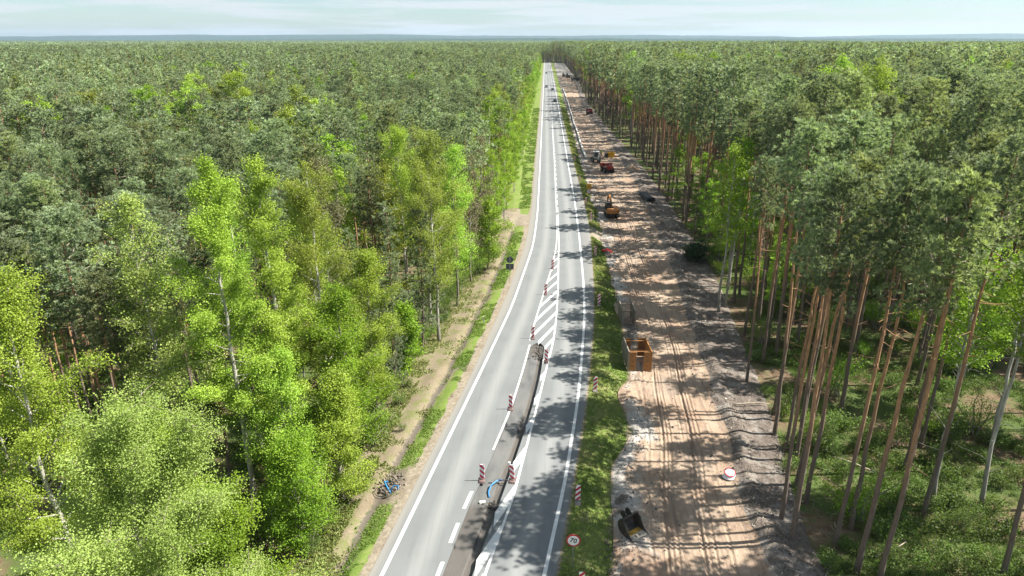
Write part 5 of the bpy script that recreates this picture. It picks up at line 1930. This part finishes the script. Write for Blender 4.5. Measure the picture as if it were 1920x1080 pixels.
# near pines whose crown would hang in front of the open ground
block = (A[:, 1] < 33) & (A[:, 0] > 14) & (px < 1925)
A, hA, wA, w, inframe, px, py = A[~block], hA[~block], wA[~block], w[~block], inframe[~block], px[~block], py[~block]
is_bl = ~((A[:, 0] > 0) & (A[:, 1] < 62)) & (RNG.uniform(size=len(A)) < np.where(A[:, 0] < 0, 0.05, np.where(A[:, 1] < 220, 0.012, 0.035)) + 0.07 * (fbm(A[:, 0], A[:, 1], 60.0, 2, 150) > 0.25))
order = np.argsort(np.where(inframe & ~is_bl, w, 1e9))
PINE_MAX = 300 - n_pine
chosen = order[:PINE_MAX]
chosen_mask = np.zeros(len(A), bool)
chosen_mask[chosen] = True
for j in chosen:
    x, y = A[j]
    d = w[j]
    hi = d < 88
    pr = pine_hi[RNG.integers(0, 7)] if hi else pine_lo[RNG.integers(0, 5)]
    if x > 0 and hi and y < 100 and x < float(forest_r(y)) + 16:
        pr = pine_front[RNG.integers(0, 4)]
    if x > 0:
        e = x - float(forest_r(y))
        if e < 5 and y < 75:
            lb, gp = "bare-stemmed pine in the front rows right of the dirt track, nearer than the dark bush", "front-row pines right of the track"
        elif e < 5:
            lb, gp = "bare-stemmed pine in the front rows beyond the dark bush on the right", "farther front-row pines right of the track"
        else:
            lb, gp = "tall pine standing back inside the right-hand forest", "pines inside the right-hand forest"
    else:
        lb, gp = "grey-green pine of the canopy behind the bright trees left of the road", "pines of the left-hand canopy"
    add_tree("pine_tree", float(x), float(y), float(hA[j]), pr, PINE_H, lb, "pine tree", gp, wide=float(wA[j]) * (0.82 if (x > 0 and y < 75) else 1.0))

blj = np.where(is_bl & inframe)[0]
blj = blj[np.argsort(w[blj])][:110]
bl_mask = np.zeros(len(A), bool)
bl_mask[blj] = True
for j in blj:
    x, y = A[j]
    h = float(hA[j]) * RNG.uniform(0.85, 1.0) if w[j] > 60 else float(hA[j]) * RNG.uniform(0.4, 0.7)
    v = int(RNG.choice([0, 1, 2, 3, 4]))
    add_tree("broadleaf_tree", float(x), float(y), h, bl_lo[v], BL_H,
             "scattered fresh green tree among the pines left of the road" if x < 0 else "scattered fresh green tree among the pines right of the track",
             "broadleaf tree", "green trees scattered in the left pines" if x < 0 else "green trees scattered in the right pines", wide=RNG.uniform(0.8, 1.0))


# --- everything farther: one object per kind, points that carry a tree each
def scatter(name, pts, zs, idx, scl, rot, sources, label, cat, wid=None):
    """sources: list of lists of objects; each inner list is one tree"""
    me = bpy.data.meshes.new(name)
    me.vertices.add(len(pts))
    me.vertices.foreach_set("co", np.column_stack([pts, zs]).astype(np.float32).ravel())
    for nm, tp, v in (("idx", 'INT', idx), ("scl", 'FLOAT', scl), ("wid", 'FLOAT', scl if wid is None else wid), ("rot", 'FLOAT', rot)):
        a = me.attributes.new(nm, tp, 'POINT')
        a.data.foreach_set("value", np.asarray(v, np.int32 if tp == 'INT' else np.float32))
    o = link(name, me)
    ng = bpy.data.node_groups.new(name, 'GeometryNodeTree')
    ng.interface.new_socket("Geometry", in_out='INPUT', socket_type='NodeSocketGeometry')
    ng.interface.new_socket("Geometry", in_out='OUTPUT', socket_type='NodeSocketGeometry')
    N, L = ng.nodes, ng.links
    gi, go = N.new("NodeGroupInput"), N.new("NodeGroupOutput")
    g2i = N.new("GeometryNodeGeometryToInstance")
    for grp in reversed(sources):
        outs = []
        for ob in grp:
            oi = N.new("GeometryNodeObjectInfo")
            oi.transform_space = 'ORIGINAL'
            oi.inputs["Object"].default_value = ob
            outs.append(oi.outputs["Geometry"])
        if len(outs) > 1:
            jn = N.new("GeometryNodeJoinGeometry")
            for s_ in outs:
                L.new(s_, jn.inputs[0])
            L.new(jn.outputs[0], g2i.inputs[0])
        else:
            L.new(outs[0], g2i.inputs[0])
    iop = N.new("GeometryNodeInstanceOnPoints")
    L.new(gi.outputs[0], iop.inputs["Points"])
    L.new(g2i.outputs[0], iop.inputs["Instance"])
    iop.inputs["Pick Instance"].default_value = True

    def na(nm, tp):
        q_ = N.new("GeometryNodeInputNamedAttribute")
        q_.data_type = tp
        q_.inputs["Name"].default_value = nm
        return q_.outputs[0]
    L.new(na("idx", 'INT'), iop.inputs["Instance Index"])
    cx_ = N.new("ShaderNodeCombineXYZ")
    L.new(na("rot", 'FLOAT'), cx_.inputs[2])
    e2r = N.new("FunctionNodeEulerToRotation")
    L.new(cx_.outputs[0], e2r.inputs[0])
    L.new(e2r.outputs[0], iop.inputs["Rotation"])
    sx_ = N.new("ShaderNodeCombineXYZ")
    wd_ = na("wid", 'FLOAT')
    L.new(wd_, sx_.inputs[0])
    L.new(wd_, sx_.inputs[1])
    L.new(na("scl", 'FLOAT'), sx_.inputs[2])
    L.new(sx_.outputs[0], iop.inputs["Scale"])
    L.new(iop.outputs[0], go.inputs[0])
    md = o.modifiers.new("scatter", 'NODES')
    md.node_group = ng
    return tag(o, label, cat, kind='stuff')


src_lo = [proto("pine_%d" % q_, p_) for q_, p_ in enumerate(pine_lo)]
src_tiny = [proto("small_pine_%d" % q_, p_) for q_, p_ in enumerate(pine_tiny)]
src_hi = [proto("tall_pine_%d" % q_, p_) for q_, p_ in enumerate(pine_front)]
src_bl = [proto("tree_%d" % q_, p_) for q_, p_ in enumerate(bl_lo)]
src_blt = [proto("small_tree_%d" % q_, p_) for q_, p_ in enumerate(bl_tiny)]

rest = ~chosen_mask & ~is_bl
dA = np.hypot(A[:, 0], A[:, 1])
nearm = dA < 240
P1, h1 = A[rest & nearm], hA[rest & nearm]
scatter("pine_forest", P1, np.full(len(P1), -0.8), np.where(dA[rest & nearm] < 80, RNG.integers(5, 9, len(P1)), RNG.integers(0, 5, len(P1))), h1 / PINE_H, RNG.uniform(0, 6.28, len(P1)), src_lo + src_hi, "grey-green pine forest rolling away behind the single trees", "pine forest", wid=h1 / PINE_H * wA[rest & nearm])
P2, h2, w2 = A[rest & ~nearm], hA[rest & ~nearm], wA[rest & ~nearm]
B = spots(4.3, 430, 1150)
B = B[clear_of_corridor(B)]
hB = canopy_h(B)
selB = RNG.uniform(size=len(B)) < 0.95
B, hB = B[selB], hB[selB]
blB = RNG.uniform(size=len(B)) < 0.03 + 0.10 * (fbm(B[:, 0], B[:, 1], 120.0, 2, 151) > 0.34)
domB = RNG.uniform(size=len(B)) < 0.5
hB = hB + np.where(domB, 0.5, -2.0)
wB = np.where(domB, RNG.uniform(1.15, 1.5, len(B)), RNG.uniform(0.7, 0.95, len(B)))
P2 = np.concatenate([P2, B[~blB]]); h2 = np.concatenate([h2, hB[~blB]]); w2 = np.concatenate([w2, wB[~blB]])
scatter("far_pine_forest", P2, np.full(len(P2), -0.8), RNG.integers(0, 4, len(P2)), h2 / PINE_H * 1.05, RNG.uniform(0, 6.28, len(P2)), src_tiny, "far pine forest canopy towards the horizon", "pine forest", wid=h2 / PINE_H * w2)
rb = is_bl & ~bl_mask
P3 = np.concatenate([A[rb], B[blB]]); h3 = np.concatenate([hA[rb], hB[blB]])
scatter("far_green_trees", P3, np.full(len(P3), -0.8), RNG.integers(0, 3, len(P3)), h3 / BL_H * 0.98, RNG.uniform(0, 6.28, len(P3)), src_blt, "far light green treetops dotted through the pine canopy", "broadleaf forest")


# patches of many small crowns for the last kilometres
def patch(seed, size=46.0, cell=5.2):
    r = np.random.default_rng(seed)
    t = TA(r)
    n_ = int(size / cell)
    for a in range(n_):
        for b in range(n_):
            c = np.array([(a - n_ / 2) * cell + r.normal() * 1.1, (b - n_ / 2) * cell + r.normal() * 1.1, 0])
            h = 20.5 + r.normal() * 1.3
            nq = 26
            u = r.uniform(0, 1, nq)
            az = r.uniform(0, 6.28, nq)
            rr = 2.9 * np.sqrt(np.clip(1 - u ** 2, 0.04, 1)) * r.uniform(0.5, 1, nq)
            C = c + np.stack([np.cos(az) * rr, np.sin(az) * rr, h - 9 + 9 * u], 1)
            D = np.stack([np.cos(az), np.sin(az), 0.6 + u], 1) + r.normal(size=(nq, 3)) * 0.4
            t.leaves(C, D, r.uniform(1.7, 2.8, nq), r.uniform(0.9, 1.5, nq), np.clip(r.uniform(0.2, 0.7) + r.normal(size=nq) * 0.12, 0, 1))
    return bpy.data.objects.new("forest_patch_source", t.leaf_mesh("forest_patch", M['needle'], M['twig']))


pt = [patch(500 + q_) for q_ in range(4)]
C_ = spots(44.0, 1130, 4300, 41)
scatter("distant_forest", C_, np.full(len(C_), -0.8) + fbm(C_[:, 0], C_[:, 1], 500, 3, 160) * 1.5, RNG.integers(0, 4, len(C_)), np.full(len(C_), 1.05), RNG.integers(0, 4, len(C_)) * math.pi / 2, [[p_] for p_ in pt],
        "distant forest canopy merging into the horizon", "forest")

# --- undergrowth, single bushes, saplings
und = [bpy.data.objects.new("undergrowth_source", shrub(600 + q_, [0.30, 0.45, 0.9, 0.25, 1.3, 0.5][q_], [0.8, 1.0, 0.9, 0.9, 0.9, 0.8][q_], [260, 340, 380, 260, 460, 300][q_], [0.085, 0.09, 0.11, 0.08, 0.12, 0.09][q_],
                                                                'shrub')) for q_ in range(6)]
U = np.concatenate([spots(0.80, 22, 75, 42), spots(1.9, 75, 150, 42)])
U = U[clear_of_corridor(U, 0.4, 1.2)]
edge_d = np.where(U[:, 0] > 0, U[:, 0] - forest_r(np.clip(U[:, 1], 14.5, 1290)), forest_l(np.clip(U[:, 1], 14.5, 1290)) - U[:, 0])
U = U[edge_d < 55]
ed2 = edge_d[edge_d < 55]
cov = fbm(U[:, 0], U[:, 1], 5.0, 3, 170) + sstep(0, 5, ed2) * 0.25
keep = (cov > RNG.uniform(-0.15, 0.58, len(U)))
U = U[keep]
scatter("undergrowth", U, ground_z(U[:, 0], U[:, 1]) - 0.03, RNG.integers(0, 6, len(U)), RNG.uniform(0.6, 1.35, len(U)), RNG.uniform(0, 6.28, len(U)), [[o_] for o_ in und],
        "bright green undergrowth covering the forest floor between the trunks", "undergrowth")

bush_mesh = shrub(700, 2.8, 2.6, 3600, 0.24, 'spruce')
o = link("bush", bush_mesh)
o.location = (22.6, 96.8, place_z(22.6, 96.8))
tag(o, "dark green rounded bush standing alone at the right sand edge", "bush")
sap = [shrub(710 + q_, [3.4, 2.4, 4.2][q_], [1.3, 1.1, 1.5][q_], [2000, 1400, 2800][q_], 0.105, ['shrub', 'shrub', 'green'][q_]) for q_ in range(3)]
nS = 0
for k_ in range(400):
    yy = float(RNG.uniform(30, 125))
    sd = RNG.uniform() < 0.72
    x = float(forest_r(yy)) + RNG.uniform(2.0, 26) if sd else float(forest_l(yy)) - RNG.uniform(0.6, 6)
    pxx, pyy, _ = project(np.array(x), np.array(yy), np.array(1.0))
    if not (-20 < pxx < 1940 and pyy < 1090):
        continue
    if sd and yy < 62 and RNG.uniform() < 0.75:
        continue
    o = link("sapling", sap[RNG.integers(0, 3)])
    s_ = float(RNG.uniform(0.6, 1.2))
    o.scale = (s_, s_, s_)
    o.rotation_euler = (0, 0, RNG.uniform(0, 6.28))
    o.location = (x, yy, place_z(x, yy) - 0.03)
    tag(o, "leafy sapling growing between the pine trunks right of the track" if sd else "leafy sapling at the forest foot left of the road", "sapling",
        "saplings under the right-hand pines" if sd else "saplings along the left forest foot")
    nS += 1
    if nS >= 130:
        break
for yy in list(np.arange(34, 56, 3.1)) + list(np.arange(56, 112, 2.3)):
    yy = float(yy + RNG.normal() * 0.6)
    x = float(forest_l(yy)) - float(RNG.uniform(0.5, 2.2))
    o = link("sapling", sap[RNG.integers(0, 3)])
    s_ = float(RNG.uniform(0.5, 1.1))
    o.scale = (s_ * 1.25, s_ * 1.25, s_)
    o.rotation_euler = (0, 0, RNG.uniform(0, 6.28))
    o.location = (x, yy, place_z(x, yy) - 0.05)
    tag(o, "leafy sapling at the forest foot left of the road", "sapling", "saplings along the left forest foot")
for (x, y, s_, lb) in ((-12.4, 53.0, 0.55, "tiny green sapling alone on the tan litter strip"), (-11.2, 48.5, 0.35, "smallest green tuft on the tan litter strip, nearer the road")):
    o = link("sapling", sap[1])
    o.scale = (s_, s_, s_)
    o.location = (x, y, place_z(x, y))
    tag(o, lb, "sapling")

# --- fallen branches and logs
LOGS = [((18.3, 40.6), 3.6, 0.07, 0.7, "long bleached branch lying aslant under the front pines"), ((19.8, 38.0), 2.2, 0.05, 1.3, "short bleached branch beside the long aslant one"),
        ((17.6, 33.6), 3.0, 0.09, 0.1, "grey log at the soil edge near the bottom of the view"), ((24.4, 45.2), 4.0, 0.07, 2.6, "thin fallen stem lying among the second-row shrubs"),
        ((25.6, 39.2), 3.4, 0.06, -0.5, "dark fallen stem in the right undergrowth"), ((22.4, 36.2), 2.6, 0.06, 0.5, "brown fallen branch between the orange front pines"),
        ((18.8, 54.5), 3.2, 0.08, 0.15, "fallen stem at the grey soil edge below the short leaning pine"), ((21.8, 88.0), 3.0, 0.10, 2.8, "pale log on the soil edge left below the dark bush"),
        ((23.4, 157.0), 5.0, 0.16, 0.9, "pale trunk lying at the forest edge beyond the pipe stack"), ((21.7, 216.0), 6.0, 0.2, 0.7, "pale trunk lying at the far forest edge"),
        ((-12.9, 75.5), 3.0, 0.05, 0.2, "thin dead branch lying on the litter strip left of the sign back")]
for (x, y), ln_, r_, rz, lb in LOGS:
    rr_ = np.random.default_rng(int(abs(x * 100 + y)))
    pts = curve_pts([-ln_ / 2, 0, r_ + 0.05], [1, 0, 0.02], ln_, 6, rr_, 0.07)
    p = MB()
    p.tube([tuple(q_) for q_ in pts], [r_, r_ * 0.95, r_ * 0.85, r_ * 0.75, r_ * 0.6, r_ * 0.4], 7)
    for q_ in range(3):
        b = pts[1 + q_]
        p.tube([tuple(b), (b[0] + 0.35, b[1] + (0.35 if q_ % 2 else -0.4), b[2] + 0.22)], [r_ * 0.4, r_ * 0.15], 5)
    o = p.build("fallen_branch" if r_ < 0.09 else "log", M['wood'], smooth=True)
    o.location = (x, y, place_z(x, y))
    o.rotation_euler = (0, 0, rz)
    tag(o, lb, "fallen branch" if r_ < 0.09 else "log")

# brushwood and sticks on the forest edge
r = np.random.default_rng(77)
V, F = [], []
nst = 900
for q_ in range(nst):
    y = r.uniform(28, 120) if r.uniform() < 0.7 else r.uniform(28, 60)
    x = float(forest_r(y)) + r.normal() * 2.2 + 1.2
    if r.uniform() < 0.3:
        x = float(sand_r(y)) + r.uniform(0.3, 2.5)
    z = place_z(x, y) + 0.04
    a = r.uniform(0, 3.14)
    L_ = r.uniform(0.2, 0.9)
    wv = r.uniform(0.008, 0.02)
    dx, dy = math.cos(a) * L_ / 2, math.sin(a) * L_ / 2
    nx_, ny_ = -math.sin(a) * wv, math.cos(a) * wv
    zt = r.uniform(0.0, 0.18)
    b = len(V)
    V += [(x - dx - nx_, y - dy - ny_, z), (x - dx + nx_, y - dy + ny_, z), (x + dx + nx_, y + dy + ny_, z + zt), (x + dx - nx_, y + dy - ny_, z + zt), (x - dx, y - dy, z + wv * 1.6), (x + dx, y + dy, z + zt + wv * 1.6)]
    F += [(b, b + 3, b + 5, b + 4), (b + 1, b + 4, b + 5, b + 2), (b, b + 1, b + 2, b + 3)]
tag(link("brushwood", np_mesh("brushwood", V, np.array(F), [M['twig']])), "dry sticks and brushwood strewn along the right forest edge", "brushwood", kind='stuff')


def debris(name, n_, mat, label, seed, bias):
    r = np.random.default_rng(seed)
    yy = np.exp(r.uniform(math.log(29), math.log(150), n_))
    g, s_ = grass_r(yy), sand_r(yy)
    u = r.uniform(0, 1, n_)
    x = np.where(r.uniform(size=n_) < bias, g + np.abs(r.normal(size=n_)) * 1.3, np.where(r.uniform(size=n_) < 0.6, s_ + r.normal(size=n_) * 0.8 + 0.9, g + (s_ - g) * u))
    k_ = fbm(x, yy, 2.4, 3, seed) > r.uniform(-0.5, 0.45, n_)
    x, yy = x[k_], yy[k_]
    m = len(x)
    z = sand_z(x, yy)
    sz = r.uniform(0.02, 0.062, m) * (1 + (r.uniform(size=m) > 0.94) * 1.2)
    base = np.array([[1, 0, 0.2], [-0.5, 0.87, 0.1], [-0.5, -0.87, 0.3], [0.1, 0.1, 1.1], [0, 0, -0.6]])
    V = (base[None] + r.normal(size=(m, 5, 3)) * 0.22) * sz[:, None, None]
    V += np.stack([x, yy, z + sz * 0.2], 1)[:, None]
    f = np.array([[0, 1, 3], [1, 2, 3], [2, 0, 3], [1, 0, 4], [2, 1, 4], [0, 2, 4]])
    F = (f[None] + (np.arange(m) * 5)[:, None, None]).reshape(-1, 3)
    return tag(link(name, np_mesh(name, V.reshape(-1, 3), F, [M[mat]])), label, "soil clods", kind='stuff')


debris("clods", 7000, 'rubble', "dark soil clods strewn along both edges of the dirt track", 301, 0.45)
debris("pebbles", 3000, 'lip', "pale pebbles and root bits strewn over the dirt track", 302, 0.35)


# --- grass on the verges
def weeds(n_):
    r = np.random.default_rng(93)
    yy = np.exp(r.uniform(math.log(28), math.log(112), n_))
    a, b = forest_l(yy) - 1.0, grass_ll(yy)
    x = a + (b - a) * r.uniform(0, 1, n_)
    cl_ = fbm(x, yy, 1.6, 3, 194)
    k_ = (cl_ > r.uniform(0.0, 0.7, n_)) | (x < a + 1.6) & (cl_ > -0.25)
    x, yy, cl_ = x[k_], yy[k_], cl_[k_]
    m = len(x)
    az = r.uniform(0, 6.28, m)
    wd = r.uniform(0.025, 0.06, m)
    hg = r.uniform(0.04, 0.22, m)
    ld = r.normal(size=(m, 2)) * 0.09
    z = verge_l_z(x, yy)
    V = np.empty((m, 4, 3))
    for c_, (s_, q_) in enumerate(((-1, 0), (1, 0), (0.7, 1), (-0.7, 1))):
        V[:, c_, 0] = x + np.cos(az) * wd * s_ + ld[:, 0] * q_
        V[:, c_, 1] = yy + np.sin(az) * wd * s_ + ld[:, 1] * q_
        V[:, c_, 2] = z - 0.02 + hg * q_
    o = link("weeds", np_mesh("weeds", V.reshape(-1, 3), np.arange(m * 4).reshape(m, 4), [M['grass_r']], attrs={"tone": np.clip(0.5 + r.normal(size=m) * 0.3, 0, 1)}))
    return tag(o, "scattered green and straw weeds on the tan litter strip below the left trees", "weeds", kind='stuff')


def grass(name, n_, side, label):
    r = np.random.default_rng(88 if side > 0 else 89)
    yy = np.exp(r.uniform(math.log(28), math.log(330), n_))
    if side > 0:
        a, b = asph_r(yy) + 0.12, grass_r(yy) + 0.15
        t_ = r.uniform(0, 1, n_)
        x = a + (b - a) * t_
        keep_ = (np.exp(-((yy - 110.5 + (x - 8) * 0.6) / 3.2) ** 2) < 0.3)
        z = verge_r_z(x, yy)
    else:
        a, b = grass_ll(yy) - 0.25, grass_lr(yy) + 0.1
        x = a + (b - a) * r.uniform(0, 1, n_)
        bare = np.exp(-((yy - 41.0) / 2.6) ** 2)
        keep_ = (r.uniform(size=n_) > bare) & ~((yy > 110) & (yy < 127))
        keep_ &= fbm(x, yy, 1.7, 3, 190) > -0.12
        z = verge_l_z(x, yy)
    x, yy, z = x[keep_], yy[keep_], z[keep_]
    m = len(x)
    far_ = (yy / 45.0)
    hgt = r.uniform(0.04, 0.13, m) * (1.0 if side > 0 else 0.85) * far_ ** 0.3
    wd = r.uniform(0.02, 0.045, m) * far_ ** 0.8
    az = r.uniform(0, 6.28, m)
    ld = r.normal(size=(m, 2)) * 0.08
    V = np.empty((m, 4, 3))
    for c_, (s_, q_) in enumerate(((-1, 0), (1, 0), (0.5, 1), (-0.5, 1))):
        V[:, c_, 0] = x + np.cos(az) * wd * s_ + ld[:, 0] * q_
        V[:, c_, 1] = yy + np.sin(az) * wd * s_ + ld[:, 1] * q_
        V[:, c_, 2] = z - 0.02 + hgt * q_
    tone = np.clip(0.5 + fbm(x, yy, 1.8, 3, 191) * 1.0 + r.normal(size=m) * 0.18 + (0.7 * np.exp(-(x - asph_r(yy)) / 0.35) if side > 0 else 0), 0, 1)
    o = link(name, np_mesh(name, V.reshape(-1, 3), np.arange(m * 4).reshape(m, 4), [M['grass_r' if side > 0 else 'grass_l']], attrs={"tone": tone}))
    return tag(o, label, "grass", kind='stuff')


M['grass_r'] = leaf_mat("verge_grass", (0.110, 0.170, 0.030), (0.310, 0.320, 0.125), 0.35, 0.0)
M['grass_l'] = leaf_mat("ditch_grass", (0.095, 0.170, 0.022), (0.200, 0.290, 0.050), 0.35, 0.0)
weeds(48000)
grass("grass", 90000, 1, "tufted green and straw-coloured grass on the verge between road and dirt track")
grass("grass", 55000, -1, "vivid green grass along the ditch left of the road")

# ------------------------------------------------------------------ air: fades the far forest and hills
HZ = bpy.data.materials.new("haze_air")
HZ.use_nodes = True
hn = HZ.node_tree.nodes
hn.clear()
ho = hn.new("ShaderNodeOutputMaterial")
hv = hn.new("ShaderNodeVolumePrincipled")
hv.inputs["Color"].default_value = (0.62, 0.80, 1.0, 1)
hv.inputs["Density"].default_value = 0.000052
hv.inputs["Anisotropy"].default_value = 0.3
HZ.node_tree.links.new(hv.outputs[0], ho.inputs["Volume"])
b = MB()
b.box((0, 7200, 88), (2 * 12500, 15200, 190))
o = b.build("haze", HZ)
tag(o, "thin pale haze over the whole forest", "haze", kind='stuff')
